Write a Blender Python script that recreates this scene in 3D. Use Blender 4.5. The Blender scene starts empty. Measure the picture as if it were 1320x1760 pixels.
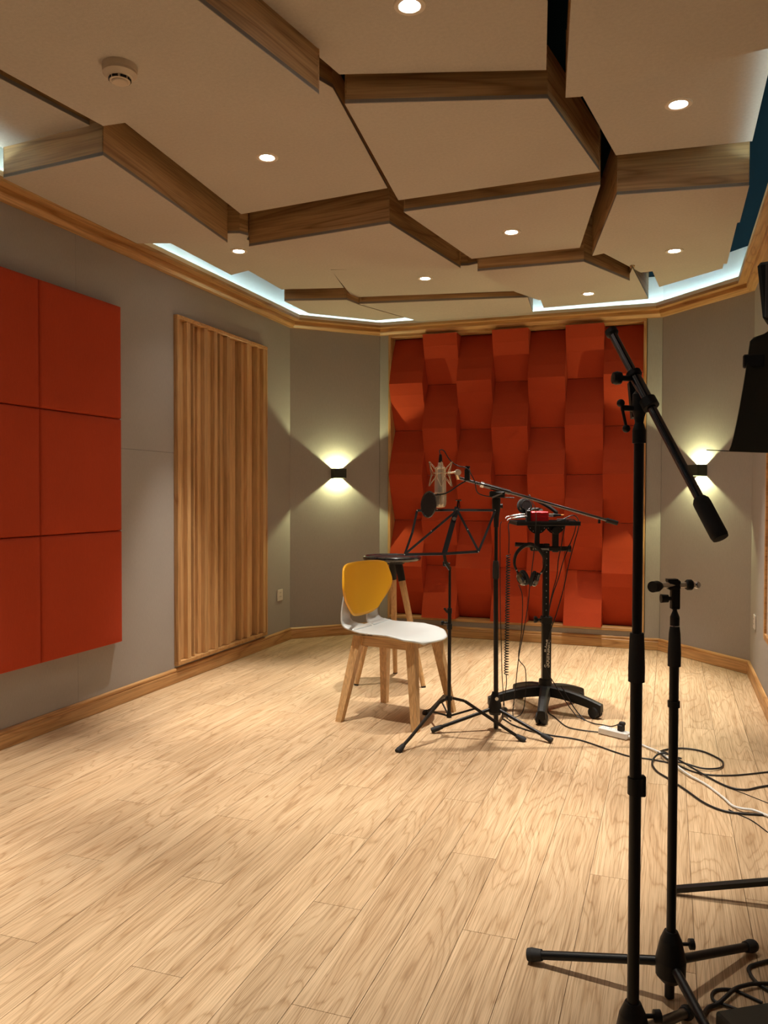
import bpy, math, random
from math import sin, cos, pi, radians, atan2, hypot, sqrt
from mathutils import Vector, Matrix
random.seed(7)
SC = bpy.context.scene
COL = SC.collection

# ------------------------------------------------------------------ camera
cam_d = bpy.data.cameras.new('camera'); cam = bpy.data.objects.new('camera', cam_d); COL.objects.link(cam)
cam_d.sensor_fit = 'VERTICAL'; cam_d.sensor_height = 36.0; cam_d.lens = 36.0 * 1380.4 / 1760.0
cam_d.clip_start = 0.02; cam_d.clip_end = 50
YAW, PITCH, ROLL = radians(19.569), radians(1.368), radians(-0.18)
cam.matrix_world = (Matrix.Translation((0, 0, 1.15)) @ Matrix.Rotation(YAW, 4, 'Z')
                    @ Matrix.Rotation(pi / 2 - PITCH, 4, 'X') @ Matrix.Rotation(-ROLL, 4, 'Z'))
SC.camera = cam

# ------------------------------------------------------------------ world, exposure
w = bpy.data.worlds.new('world'); SC.world = w; w.use_nodes = True
w.node_tree.nodes['Background'].inputs[0].default_value = (0.02, 0.02, 0.02, 1)
w.node_tree.nodes['Background'].inputs[1].default_value = 0.2
SC.view_settings.view_transform = 'Standard'; SC.view_settings.look = 'None'
SC.view_settings.gamma = 1.0; SC.view_settings.use_curve_mapping = False
SC.view_settings.exposure = -0.05
SC.cycles.use_denoising = True
SC.cycles.max_bounces = 10; SC.cycles.diffuse_bounces = 7
SC.cycles.sample_clamp_indirect = 6.0

SPOT_W = 330.0; SPOT_COL = (1.0, 0.91, 0.79); SPOT_ANGLE = radians(46); SPOT_BLEND = 1.0
HALO_W = 13.0; HALO_ANGLE = radians(104)
SCONCE_W = 16.0; SCONCE_COL = (0.97, 0.98, 0.50)
COVE_STR = 42.0; COVE_COL = (0.62, 0.90, 1.0)

# ------------------------------------------------------------------ helpers
class MB:
    """collects shapes into one mesh"""
    def __init__(s): s.v = []; s.f = []; s.sm = []
    def add(s, vs, fs, smooth=False):
        b = len(s.v); s.v += [tuple(p) for p in vs]
        for f in fs: s.f.append(tuple(b + i for i in f)); s.sm.append(smooth)
        return s
    def box(s, a, b):
        x0, y0, z0 = a; x1, y1, z1 = b
        return s.add([(x0,y0,z0),(x1,y0,z0),(x1,y1,z0),(x0,y1,z0),(x0,y0,z1),(x1,y0,z1),(x1,y1,z1),(x0,y1,z1)],
                     [(0,3,2,1),(4,5,6,7),(0,1,5,4),(1,2,6,5),(2,3,7,6),(3,0,4,7)])
    def bbox(s, a, b, r):
        """box with chamfered edges"""
        x0, y0, z0 = a; x1, y1, z1 = b
        V = []; idx = {}
        for sx in (0, 1):
            for sy in (0, 1):
                for sz in (0, 1):
                    cx, cy, cz = (x0, x1)[sx], (y0, y1)[sy], (z0, z1)[sz]
                    dx, dy, dz = (r, -r)[sx], (r, -r)[sy], (r, -r)[sz]
                    idx[sx, sy, sz, 0] = len(V); V.append((cx, cy + dy, cz + dz))
                    idx[sx, sy, sz, 1] = len(V); V.append((cx + dx, cy, cz + dz))
                    idx[sx, sy, sz, 2] = len(V); V.append((cx + dx, cy + dy, cz))
        F = []
        for a_ in (0, 1): F.append([idx[a_, p, q, 0] for p, q in ((0,0),(1,0),(1,1),(0,1))])
        for a_ in (0, 1): F.append([idx[p, a_, q, 1] for p, q in ((0,0),(1,0),(1,1),(0,1))])
        for a_ in (0, 1): F.append([idx[p, q, a_, 2] for p, q in ((0,0),(1,0),(1,1),(0,1))])
        for p in (0, 1):
            for q in (0, 1):
                F.append([idx[p,q,0,0], idx[p,q,1,0], idx[p,q,1,1], idx[p,q,0,1]])
                F.append([idx[p,0,q,0], idx[p,1,q,0], idx[p,1,q,2], idx[p,0,q,2]])
                F.append([idx[0,p,q,1], idx[1,p,q,1], idx[1,p,q,2], idx[0,p,q,2]])
                for t in (0, 1): F.append([idx[p,q,t,0], idx[p,q,t,1], idx[p,q,t,2]])
        c = Vector(((x0+x1)/2, (y0+y1)/2, (z0+z1)/2)); G = []
        for f in F:
            P = [Vector(V[i]) for i in f]; n = (P[1]-P[0]).cross(P[2]-P[0]); m = sum(P, Vector())/len(P) - c
            G.append(f if n.dot(m) > 0 else f[::-1])
        return s.add(V, G)
    def tube(s, p, q, r, r2=None, n=14, caps=True, smooth=True):
        p, q = Vector(p), Vector(q); r2 = r if r2 is None else r2
        d = (q - p).normalized(); a = Vector((0,0,1)) if abs(d.z) < .9 else Vector((1,0,0))
        u = d.cross(a).normalized(); v = d.cross(u)
        R0 = [p + (u*cos(2*pi*i/n) + v*sin(2*pi*i/n))*r for i in range(n)]
        R1 = [q + (u*cos(2*pi*i/n) + v*sin(2*pi*i/n))*r2 for i in range(n)]
        s.add(R0 + R1, [(i, n+i, n+(i+1) % n, (i+1) % n) for i in range(n)], smooth)
        if caps: s.add(R0, [tuple(range(n))]); s.add(R1, [tuple(range(n))[::-1]])
        return s
    def lathe(s, prof, p=(0,0,0), d=(0,0,1), n=24, smooth=True):
        """prof: list of (r, h) along axis d from p"""
        p = Vector(p); d = Vector(d).normalized(); a = Vector((0,0,1)) if abs(d.z) < .9 else Vector((1,0,0))
        u = d.cross(a).normalized(); v = d.cross(u)
        for k in range(len(prof) - 1):
            (r0, h0), (r1, h1) = prof[k], prof[k+1]
            A = [p + d*h0 + (u*cos(2*pi*i/n) + v*sin(2*pi*i/n))*max(r0, 1e-5) for i in range(n)]
            B = [p + d*h1 + (u*cos(2*pi*i/n) + v*sin(2*pi*i/n))*max(r1, 1e-5) for i in range(n)]
            s.add(A + B, [(i, n+i, n+(i+1) % n, (i+1) % n) for i in range(n)], smooth)
        return s
    def path(s, pts, r, n=8, smooth=True, close=False):
        pts = [Vector(q) for q in pts]; N = len(pts); rings = []
        up = None
        for i, q in enumerate(pts):
            a = pts[(i-1) % N] if (close or i > 0) else q; b = pts[(i+1) % N] if (close or i < N-1) else q
            d = (b - a).normalized()
            if up is None:
                up = Vector((0,0,1)) if abs(d.z) < .9 else Vector((1,0,0))
            u = d.cross(up).normalized(); v = d.cross(u).normalized(); up = -v if True else up
            rr = r[i] if isinstance(r, (list, tuple)) else r
            rings.append([q + (u*cos(2*pi*j/n) + v*sin(2*pi*j/n))*rr for j in range(n)])
        V = [x for R in rings for x in R]; F = []
        for i in range(N if close else N-1):
            for j in range(n):
                F.append((i*n+j, ((i+1) % N)*n+j, ((i+1) % N)*n+(j+1) % n, i*n+(j+1) % n))
        s.add(V, F, smooth)
        if not close: s.add(rings[0], [tuple(range(n))]); s.add(rings[-1], [tuple(range(n))[::-1]])
        return s
    def bar(s, p, q, w, t, side=(0,1,0)):
        """flat bar from p to q; w across `side`-perpendicular, t thickness along side"""
        p, q = Vector(p), Vector(q); d = (q-p).normalized(); t_ = Vector(side); t_ = (t_ - d*t_.dot(d)).normalized(); w_ = d.cross(t_)
        V = []
        for c in (p, q):
            for a, b in ((-1,-1),(1,-1),(1,1),(-1,1)): V.append(c + w_*a*w/2 + t_*b*t/2)
        return s.add(V, [(0,1,2,3),(4,7,6,5),(0,4,5,1),(1,5,6,2),(2,6,7,3),(3,7,4,0)])
    def prism(s, poly, z0, z1):
        n = len(poly); A = sum(poly[i][0]*poly[(i+1) % n][1]-poly[(i+1) % n][0]*poly[i][1] for i in range(n))
        if A < 0: poly = poly[::-1]
        V = [(x, y, z0) for x, y in poly] + [(x, y, z1) for x, y in poly]
        return s.add(V, [tuple(range(n))[::-1], tuple(range(n, 2*n))] + [(i, (i+1) % n, n+(i+1) % n, n+i) for i in range(n)])
    def grid(s, fn, nu, nv, smooth=True, thick=None):
        """fn(u,v) in 0..1 -> point; thick: shell thickness"""
        P = [[Vector(fn(i/nu, j/nv)) for j in range(nv+1)] for i in range(nu+1)]
        if thick is None:
            return s.add([q for R in P for q in R], [(i*(nv+1)+j, (i+1)*(nv+1)+j, (i+1)*(nv+1)+j+1, i*(nv+1)+j+1) for i in range(nu) for j in range(nv)], smooth)
        Q = []
        for i in range(nu+1):
            R = []
            for j in range(nv+1):
                du = P[min(i+1, nu)][j] - P[max(i-1, 0)][j]; dv = P[i][min(j+1, nv)] - P[i][max(j-1, 0)]
                R.append(P[i][j] - du.cross(dv).normalized()*thick)
            Q.append(R)
        W = nv+1; a = [q for R in P for q in R]; b = [q for R in Q for q in R]; n = len(a)
        F = [(i*W+j, (i+1)*W+j, (i+1)*W+j+1, i*W+j+1) for i in range(nu) for j in range(nv)]
        s.add(a + b, F + [tuple(n+k for k in f[::-1]) for f in F]
              + [(i*W, n+i*W, n+(i+1)*W, (i+1)*W) for i in range(nu)] + [(i*W+nv, (i+1)*W+nv, n+(i+1)*W+nv, n+i*W+nv) for i in range(nu)]
              + [(j, j+1, n+j+1, n+j) for j in range(nv)] + [(nu*W+j, n+nu*W+j, n+nu*W+j+1, nu*W+j+1) for j in range(nv)], smooth)
        return s
    def ball(s, c, r, n=12, sc=(1,1,1)):
        c = Vector(c); V = []; F = []
        for i in range(n//2 + 1):
            for j in range(n):
                t = pi*i/(n//2); V.append(c + Vector((r*sc[0]*sin(t)*cos(2*pi*j/n), r*sc[1]*sin(t)*sin(2*pi*j/n), r*sc[2]*cos(t))))
        for i in range(n//2):
            for j in range(n): F.append((i*n+j, (i+1)*n+j, (i+1)*n+(j+1) % n, i*n+(j+1) % n))
        return s.add(V, F, True)
    def mesh(s, name):
        me = bpy.data.meshes.new(name); me.from_pydata(s.v, [], s.f); me.polygons.foreach_set('use_smooth', s.sm); me.update()
        return me

def catmull(pts, k=6):
    P = [Vector(p) for p in pts]; out = []
    for i in range(len(P)-1):
        a = P[i-1] if i else P[0]*2-P[1]; b, c = P[i], P[i+1]; d = P[i+2] if i+2 < len(P) else P[-1]*2-P[-2]
        for j in range(k):
            t = j/k
            out.append(.5*((2*b) + (c-a)*t + (2*a-5*b+4*c-d)*t*t + (3*b-a-3*c+d)*t**3))
    out.append(P[-1]); return out

def obj(name, mb, mat, parent=None, loc=(0,0,0), rotz=0, label=None, kind=None):
    me = mb if isinstance(mb, bpy.types.Mesh) else mb.mesh(name)
    if not me.materials: me.materials.append(mat)
    o = bpy.data.objects.new(name, me); COL.objects.link(o)
    o.location = loc; o.rotation_euler = (0, 0, rotz)
    if parent is not None: o.parent = parent
    if label: o['label'] = label
    if kind: o['kind'] = kind
    return o
def tag(o, label, cat, group=None):
    o['label'] = label; o['category'] = cat
    if group: o['group'] = group
    return o
def thing(name, label, cat, loc=(0,0,0), rotz=0, group=None):
    o = bpy.data.objects.new(name, None); COL.objects.link(o); o.empty_display_size = .1
    o.location = loc; o.rotation_euler = (0, 0, rotz)
    return tag(o, label, cat, group)
def dup(root, loc, label, group=None):
    r = root.copy(); COL.objects.link(r); r.location = loc; r['label'] = label
    if group: r['group'] = group
    for ch in list(root.children):
        c = ch.copy(); COL.objects.link(c); c.parent = r
        for g in ch.children:
            d = g.copy(); COL.objects.link(d); d.parent = c
    return r

# ------------------------------------------------------------------ materials
def new_mat(name):
    m = bpy.data.materials.new(name); m.use_nodes = True
    return m, m.node_tree.nodes, m.node_tree.links, m.node_tree.nodes['Principled BSDF']
def plain(name, col, rough=.5, metal=0, bump=0, bscale=200, coat=0):
    m, N, L, B = new_mat(name)
    B.inputs['Base Color'].default_value = (*col, 1); B.inputs['Roughness'].default_value = rough; B.inputs['Metallic'].default_value = metal
    if coat: B.inputs['Coat Weight'].default_value = coat
    tc = N.new('ShaderNodeTexCoord'); no = N.new('ShaderNodeTexNoise'); no.inputs['Scale'].default_value = bscale
    L.new(tc.outputs['Object'], no.inputs['Vector'])
    rm = N.new('ShaderNodeMapRange'); rm.inputs['To Min'].default_value = max(0, rough-.06); rm.inputs['To Max'].default_value = min(1, rough+.06)
    L.new(no.outputs['Fac'], rm.inputs['Value']); L.new(rm.outputs[0], B.inputs['Roughness'])
    if bump:
        bp = N.new('ShaderNodeBump'); bp.inputs['Strength'].default_value = bump; bp.inputs['Distance'].default_value = .002
        L.new(no.outputs['Fac'], bp.inputs['Height']); L.new(bp.outputs[0], B.inputs['Normal'])
    return m
def fabric(name, col, var=.12, scale=450, blotch=3.0, sheen=.0):
    """woven cloth: fine cross weave plus slow tonal drift"""
    m, N, L, B = new_mat(name); B.inputs['Roughness'].default_value = .95
    B.inputs['Specular IOR Level'].default_value = .15
    geo = N.new('ShaderNodeNewGeometry'); facs = []
    for sc in ((1, 1, .08), (1, 1, 12)):
        mp = N.new('ShaderNodeMapping'); mp.inputs['Scale'].default_value = sc; L.new(geo.outputs['Position'], mp.inputs['Vector'])
        no = N.new('ShaderNodeTexNoise'); no.inputs['Scale'].default_value = scale/(4 if sc[2] > 1 else 1); no.inputs['Detail'].default_value = 3
        L.new(mp.outputs[0], no.inputs['Vector']); facs.append(no.outputs['Fac'])
    ad = N.new('ShaderNodeMath'); ad.operation = 'ADD'; L.new(facs[0], ad.inputs[0]); L.new(facs[1], ad.inputs[1])
    big = N.new('ShaderNodeTexNoise'); big.inputs['Scale'].default_value = blotch; L.new(geo.outputs['Position'], big.inputs['Vector'])
    a2 = N.new('ShaderNodeMath'); a2.operation = 'MULTIPLY_ADD'; L.new(big.outputs['Fac'], a2.inputs[0]); a2.inputs[1].default_value = .5; L.new(ad.outputs[0], a2.inputs[2])
    rp = N.new('ShaderNodeValToRGB'); L.new(a2.outputs[0], rp.inputs[0])
    rp.color_ramp.elements[0].position = .85; rp.color_ramp.elements[1].position = 1.0
    rp.color_ramp.elements[0].position = .8
    rp.color_ramp.elements[0].color = (*[c*(1-var) for c in col], 1); rp.color_ramp.elements[1].color = (*[c*(1+var*.6) for c in col], 1)
    mr = N.new('ShaderNodeMapRange'); mr.inputs['From Min'].default_value = .9; mr.inputs['From Max'].default_value = 1.6
    L.new(a2.outputs[0], mr.inputs[0]); L.new(mr.outputs[0], rp.inputs[0])
    rp.color_ramp.elements[0].position = 0; rp.color_ramp.elements[1].position = 1
    L.new(rp.outputs[0], B.inputs['Base Color'])
    bp = N.new('ShaderNodeBump'); bp.inputs['Strength'].default_value = .35; bp.inputs['Distance'].default_value = .001
    L.new(ad.outputs[0], bp.inputs['Height']); L.new(bp.outputs[0], B.inputs['Normal'])
    return m
def wood(name, dark, mid, light, axis=0, scale=1.0, rough=.45, ring=9.0, fine=1.0):
    """straight grained timber, grain along `axis` of the object; rings from contour lines of stretched noise"""
    m, N, L, B = new_mat(name); B.inputs['Roughness'].default_value = rough
    tc = N.new('ShaderNodeTexCoord'); oi = N.new('ShaderNodeObjectInfo')
    off = N.new('ShaderNodeVectorMath'); off.operation = 'SCALE'; off.inputs[0].default_value = (37, 53, 29); L.new(oi.outputs['Random'], off.inputs['Scale'])
    ad = N.new('ShaderNodeVectorMath'); ad.operation = 'ADD'; L.new(tc.outputs['Object'], ad.inputs[0]); L.new(off.outputs[0], ad.inputs[1])
    def noise(stretch, sc, det=2, dist=0):
        mp = N.new('ShaderNodeMapping'); v = [sc]*3; v[axis] = sc*stretch; mp.inputs['Scale'].default_value = v
        L.new(ad.outputs[0], mp.inputs['Vector']); no = N.new('ShaderNodeTexNoise'); no.inputs['Scale'].default_value = 1; no.inputs['Detail'].default_value = det
        no.inputs['Distortion'].default_value = dist; L.new(mp.outputs[0], no.inputs['Vector']); return no.outputs['Fac']
    n1 = noise(.10, 6*scale, 2, .6)
    mu = N.new('ShaderNodeMath'); mu.operation = 'MULTIPLY'; L.new(n1, mu.inputs[0]); mu.inputs[1].default_value = ring
    fr = N.new('ShaderNodeMath'); fr.operation = 'PINGPONG'; L.new(mu.outputs[0], fr.inputs[0]); fr.inputs[1].default_value = .5
    r1 = N.new('ShaderNodeValToRGB'); L.new(fr.outputs[0], r1.inputs[0]); e = r1.color_ramp.elements
    e[0].position = 0; e[0].color = (*dark, 1); e[1].position = .5; e[1].color = (*light, 1)
    x = e.new(.10); x.color = (*mid, 1)
    n2 = noise(.03, 160*scale, 3)
    r2 = N.new('ShaderNodeValToRGB'); L.new(n2, r2.inputs[0]); r2.color_ramp.elements[0].position = .35; r2.color_ramp.elements[1].position = .6
    d = 1-.28*fine; r2.color_ramp.elements[0].color = (d, d*.97, d*.93, 1); r2.color_ramp.elements[1].color = (1, 1, 1, 1)
    mx = N.new('ShaderNodeMixRGB'); mx.blend_type = 'MULTIPLY'; mx.inputs[0].default_value = 1; L.new(r1.outputs[0], mx.inputs[1]); L.new(r2.outputs[0], mx.inputs[2])
    hs = N.new('ShaderNodeHueSaturation'); L.new(mx.outputs[0], hs.inputs['Color'])
    mr = N.new('ShaderNodeMapRange'); mr.inputs['To Min'].default_value = .88; mr.inputs['To Max'].default_value = 1.1; L.new(oi.outputs['Random'], mr.inputs[0]); L.new(mr.outputs[0], hs.inputs['Value'])
    L.new(hs.outputs[0], B.inputs['Base Color'])
    bp = N.new('ShaderNodeBump'); bp.inputs['Strength'].default_value = .15; bp.inputs['Distance'].default_value = .001
    L.new(n2, bp.inputs['Height']); L.new(bp.outputs[0], B.inputs['Normal'])
    return m
def emit(name, col, st):
    m, N, L, B = new_mat(name); B.inputs['Base Color'].default_value = (.8, .8, .8, 1)
    B.inputs['Emission Color'].default_value = (*col, 1); B.inputs['Emission Strength'].default_value = st
    return m

M_wall = fabric('grey_wall_cloth', (.36, .335, .31), .10)
M_felt = fabric('ceiling_felt', (.55, .495, .42), .09, 300)
M_feltedge = fabric('felt_edge', (.26, .235, .21), .08, 300)
M_red = fabric('orange_red_cloth', (.43, .055, .019), .10, 380, 4)
M_cove = fabric('pale_cove_cloth', (.62, .66, .64), .06)
M_dark = plain('dark_ceiling_paint', (.004, .009, .012), .9)
M_dark.node_tree.nodes['Principled BSDF'].inputs['Specular IOR Level'].default_value = 0
M_oak = wood('golden_oak', (.42, .20, .065), (.56, .30, .11), (.63, .36, .145), 0, 1.0, .42, 7)
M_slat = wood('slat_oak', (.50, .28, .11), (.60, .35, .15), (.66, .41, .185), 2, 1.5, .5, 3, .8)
M_slatmidshade = wood('slat_oak_brown_shaded', (.34, .17, .055), (.44, .235, .085), (.50, .28, .11), 2, 1.5, .5, 3, .9)  # browner oak, with some shade of the middle wells put into the colour
M_slatdarkshade = wood('slat_oak_dark_shaded', (.10, .04, .014), (.18, .08, .027), (.24, .115, .04), 2, 1.5, .55, 4, 1)  # dark brown wood tone that also paints in the shade of the deepest wells
M_oakv = wood('golden_oak_upright', (.42, .20, .07), (.57, .31, .125), (.65, .385, .165), 2, 1.2, .5, 6)
M_walnut = wood('ceiling_board_wood', (.32, .17, .065), (.49, .295, .13), (.58, .365, .17), 0, .8, .5, 8)
M_beech = wood('beech_leg', (.52, .30, .12), (.62, .375, .165), (.68, .43, .20), 2, 1.2, .4, 4)
M_beechx = wood('beech_rail', (.52, .30, .12), (.62, .375, .165), (.68, .43, .20), 0, 1.2, .4, 4)
def laminate():
    m, N, L, B = new_mat('laminate_plank'); B.inputs['Roughness'].default_value = .42
    tc = N.new('ShaderNodeTexCoord'); oi = N.new('ShaderNodeObjectInfo')
    off = N.new('ShaderNodeVectorMath'); off.operation = 'SCALE'; off.inputs[0].default_value = (37, 53, 29); L.new(oi.outputs['Random'], off.inputs['Scale'])
    ad = N.new('ShaderNodeVectorMath'); ad.operation = 'ADD'; L.new(tc.outputs['Object'], ad.inputs[0]); L.new(off.outputs[0], ad.inputs[1])
    def noise(sx, sy, det, dist=0, rough=.5):
        mp = N.new('ShaderNodeMapping'); mp.inputs['Scale'].default_value = (sx, sy, sx); L.new(ad.outputs[0], mp.inputs['Vector'])
        no = N.new('ShaderNodeTexNoise'); no.inputs['Scale'].default_value = 1; no.inputs['Detail'].default_value = det; no.inputs['Distortion'].default_value = dist
        no.inputs['Roughness'].default_value = rough; L.new(mp.outputs[0], no.inputs['Vector']); return no.outputs['Fac']
    def math(op, a, b):
        n = N.new('ShaderNodeMath'); n.operation = op
        for i, v in enumerate((a, b)):
            if isinstance(v, (int, float)): n.inputs[i].default_value = v
            else: L.new(v, n.inputs[i])
        return n.outputs[0]
    def ramp(f, stops):
        n = N.new('ShaderNodeValToRGB'); L.new(f, n.inputs[0]); e = n.color_ramp.elements
        e[0].position, e[0].color = stops[0][0], (*stops[0][1], 1); e[1].position, e[1].color = stops[-1][0], (*stops[-1][1], 1)
        for p_, c_ in stops[1:-1]: x = e.new(p_); x.color = (*c_, 1)
        return n.outputs[0]
    def mul(a, b, f=1):
        n = N.new('ShaderNodeMixRGB'); n.blend_type = 'MULTIPLY'; n.inputs[0].default_value = f; L.new(a, n.inputs[1]); L.new(b, n.inputs[2]); return n.outputs[0]
    # cathedral figure: contour lines of a smooth field stretched along the board, wobbled by finer noise
    f1 = noise(9, 1.1, 1, .2); wob = noise(45, 5, 2)
    f = math('ADD', math('MULTIPLY', f1, 15), math('MULTIPLY', wob, 1.1))
    pp = math('PINGPONG', f, .5)
    base = ramp(f1, [(.30, (.57, .405, .245)), (.5, (.66, .487, .308)), (.72, (.61, .435, .265))])
    lines = ramp(pp, [(0, (.70, .62, .54)), (.06, (.84, .79, .73)), (.16, (.97, .96, .95)), (.5, (1.03, 1.03, 1.03))])
    streak = ramp(noise(400, 5, 3, 0, .6), [(.36, (.62, .56, .49)), (.50, (.95, .94, .92)), (.66, (1.08, 1.08, 1.08))])
    band = ramp(noise(28, .7, 2), [(.35, (.90, .87, .84)), (.62, (1.04, 1.04, 1.04))])
    knot = ramp(noise(22, 7, 1), [(.16, (.55, .42, .31)), (.20, (1, 1, 1)), (.9, (1, 1, 1))])
    c = mul(mul(mul(mul(base, lines, .85), streak, .9), band), knot)
    hs = N.new('ShaderNodeHueSaturation'); L.new(c, hs.inputs['Color'])
    mr = N.new('ShaderNodeMapRange'); mr.inputs['To Min'].default_value = .93; mr.inputs['To Max'].default_value = 1.06; L.new(oi.outputs['Random'], mr.inputs[0]); L.new(mr.outputs[0], hs.inputs['Value'])
    L.new(hs.outputs[0], B.inputs['Base Color'])
    bp = N.new('ShaderNodeBump'); bp.inputs['Strength'].default_value = .12; bp.inputs['Distance'].default_value = .001
    L.new(streak, bp.inputs['Height']); L.new(bp.outputs[0], B.inputs['Normal'])
    return m
M_plank = laminate()
M_sub = plain('floor_underlay', (.16, .09, .045), .9)
M_white = plain('white_plastic', (.72, .72, .70), .35)
M_outlet = plain('outlet_plastic', (.60, .56, .50), .4)
M_black = plain('black_satin_metal', (.006, .006, .0065), .36)
M_black.node_tree.nodes['Principled BSDF'].inputs['Specular IOR Level'].default_value = .35
M_blackp = plain('black_plastic', (.007, .007, .0075), .5)
M_blackp.node_tree.nodes['Principled BSDF'].inputs['Specular IOR Level'].default_value = .35
M_rubber = plain('black_rubber', (.015, .015, .016), .75)
M_gloss = plain('black_lacquer', (.012, .012, .014), .16, coat=.6)
M_rod = plain('black_chrome_rod', (.15, .145, .155), .22, 1)
M_chrome = plain('bright_chrome', (.75, .75, .76), .14, 1)
M_nickel = plain('satin_nickel', (.80, .73, .63), .42, .85)
M_gold = plain('pale_gold_wire', (.75, .62, .45), .25, 1)
M_yellow = plain('yellow_plastic', (.82, .40, .010), .42)
M_shell = plain('pale_grey_plastic', (.62, .66, .66), .32)
M_redmetal = plain('red_anodised_metal', (.65, .02, .03), .25, .6)
M_olive = plain('dark_green_steel', (.016, .020, .014), .5)
M_spk = plain('speaker_black', (.005, .006, .005), .9)
M_spk.node_tree.nodes['Principled BSDF'].inputs['Specular IOR Level'].default_value = .15
M_cable = plain('black_cable', (.008, .008, .009), .45)
M_cablew = plain('white_cable', (.70, .70, .68), .4)
M_mesh = plain('pop_filter_mesh', (.006, .006, .007), .7)
M_dot = plain('silver_rivet', (.6, .6, .6), .3, 1)
M_hole = plain('dark_slot', (.004, .004, .004), .8)
M_ring = plain('lamp_trim', (.78, .70, .58), .4)
M_led = emit('lamp_lens', (1.0, .93, .86), 60)
M_cled = emit('cove_led', COVE_COL, COVE_STR)
M_sled = emit('sconce_lens', (1.0, .95, .6), 12)
M_text = plain('pale_lettering', (.55, .52, .45), .5)
M_orange = plain('orange_print', (.75, .25, .04), .5)
M_detector = plain('detector_plastic', (.62, .52, .40), .45)

# ------------------------------------------------------------------ room shell
# plan of the room (metres); y runs along the long side walls away from the camera
ROOM = [(-2.80, -1.6), (.493, -1.6), (.493, 5.586), (-.060, 6.21), (-2.247, 6.21), (-2.80, 5.68)]
ZC, ZTOP = 2.436, 2.73
def inner(i, d):
    """corner i of the room offset inwards by d"""
    n = len(ROOM); a, b, c = Vector(ROOM[i-1]), Vector(ROOM[i]), Vector(ROOM[(i+1) % n])
    d1, d2 = (b-a).normalized(), (c-b).normalized(); n1, n2 = Vector((-d1.y, d1.x)), Vector((-d2.y, d2.x))
    k = (n1+n2); return b + k*(d/(1+n1.dot(n2)))
SIDES = ['front', 'right', 'back_right', 'back', 'back_left', 'left']   # segment i runs ROOM[i] -> ROOM[i+1]

def swept(i, prof, closed=True):
    """profile [(offset, z)] swept along wall i with mitred ends, in a frame whose x is the wall direction"""
    A, Bp = Vector(ROOM[i]), Vector(ROOM[(i+1) % 6]); d = (Bp-A).normalized(); nrm = Vector((-d.y, d.x)); mb = MB(); V = []
    for e, k in ((0, i), (1, (i+1) % 6)):
        for o_, z in prof:
            p = inner(k, o_) - A; V.append((p.dot(d), p.dot(nrm), z))
    n = len(prof); F = [(j, (j+1) % n, n+(j+1) % n, n+j) for j in range(n)]
    mb.add(V, F + [tuple(range(n))[::-1], tuple(range(n, 2*n))])
    return mb, (A.x, A.y, 0), atan2(d.y, d.x)

# floor: underlay slab with every board laid on it
floor = obj('floor', MB().prism(ROOM, -.06, -.010), M_sub, kind='structure')
def clip(poly, a, b):
    out = []; n = len(poly); nx, ny = -(b[1]-a[1]), b[0]-a[0]
    f = lambda p: (p[0]-a[0])*nx + (p[1]-a[1])*ny
    for i in range(n):
        p, q = poly[i], poly[(i+1) % n]; fp, fq = f(p), f(q)
        if fp >= 0: out.append(p)
        if fp*fq < 0: t = fp/(fp-fq); out.append((p[0]+(q[0]-p[0])*t, p[1]+(q[1]-p[1])*t))
    return out
PW, PL = .1435, 1.296
for k in range(-14, 11):
    x0 = -.932 + PW*k; y00 = 2.04 - .432*(k % 3)
    for j in range(-4, 5):
        y0 = y00 + PL*j; g = .0007
        P = [(x0+g, y0+g), (x0+PW-g, y0+g), (x0+PW-g, y0+PL-g), (x0+g, y0+PL-g)]
        for i in range(6): P = clip(P, ROOM[i], ROOM[(i+1) % 6]) if len(P) > 2 else P
        if len(P) < 3: continue
        cx, cy = x0+PW/2, y0+PL/2
        obj('plank', MB().prism([(x-cx, y-cy) for x, y in P], -.010, 0), M_plank, floor, (cx, cy, 0))

# dark structural ceiling above the hanging panels
obj('ceiling', MB().prism([(-3.0,-1.8),(.7,-1.8),(.7,6.5),(-3.0,6.5)], ZTOP, ZTOP+.05), M_dark, kind='structure')

# walls: backing slabs with cloth covered panels on them
def wall_slab(i, hole=None, depth=.16):
    A, Bp = Vector(ROOM[i]), Vector(ROOM[(i+1) % 6]); d = (Bp-A).normalized(); L_ = (Bp-A).length; mb = MB()
    o0, o1 = -.014, -depth
    def b(x0, x1, z0, z1): mb.box((x0, o1, z0), (x1, o0, z1))
    if hole:
        hx0, hx1, hz0, hz1 = hole
        b(0, hx0, 0, ZTOP); b(hx1, L_, 0, ZTOP); b(hx0, hx1, 0, hz0); b(hx0, hx1, hz1, ZTOP)
        mb.box((hx0-.03, o1-.02, hz0-.03), (hx1+.03, o1, hz1+.03))
    else: b(0, L_, 0, ZTOP)
    w_ = obj('wall_'+SIDES[i], mb, M_wall, None, (A.x, A.y, 0), atan2(d.y, d.x), kind='structure')
    return w_, L_
def cloth_panel(w_, x0, x1, z0, z1):
    obj('cloth_panel', MB().bbox((x0+.0004, -.014, z0+.0006), (x1-.0004, 0, z1-.0006), .0008), M_wall, w_)
def cove_band(w_, L_): obj('cove_band', MB().box((0, -.014, ZC+.002), (L_, 0, ZTOP)), M_cove, w_)
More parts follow.
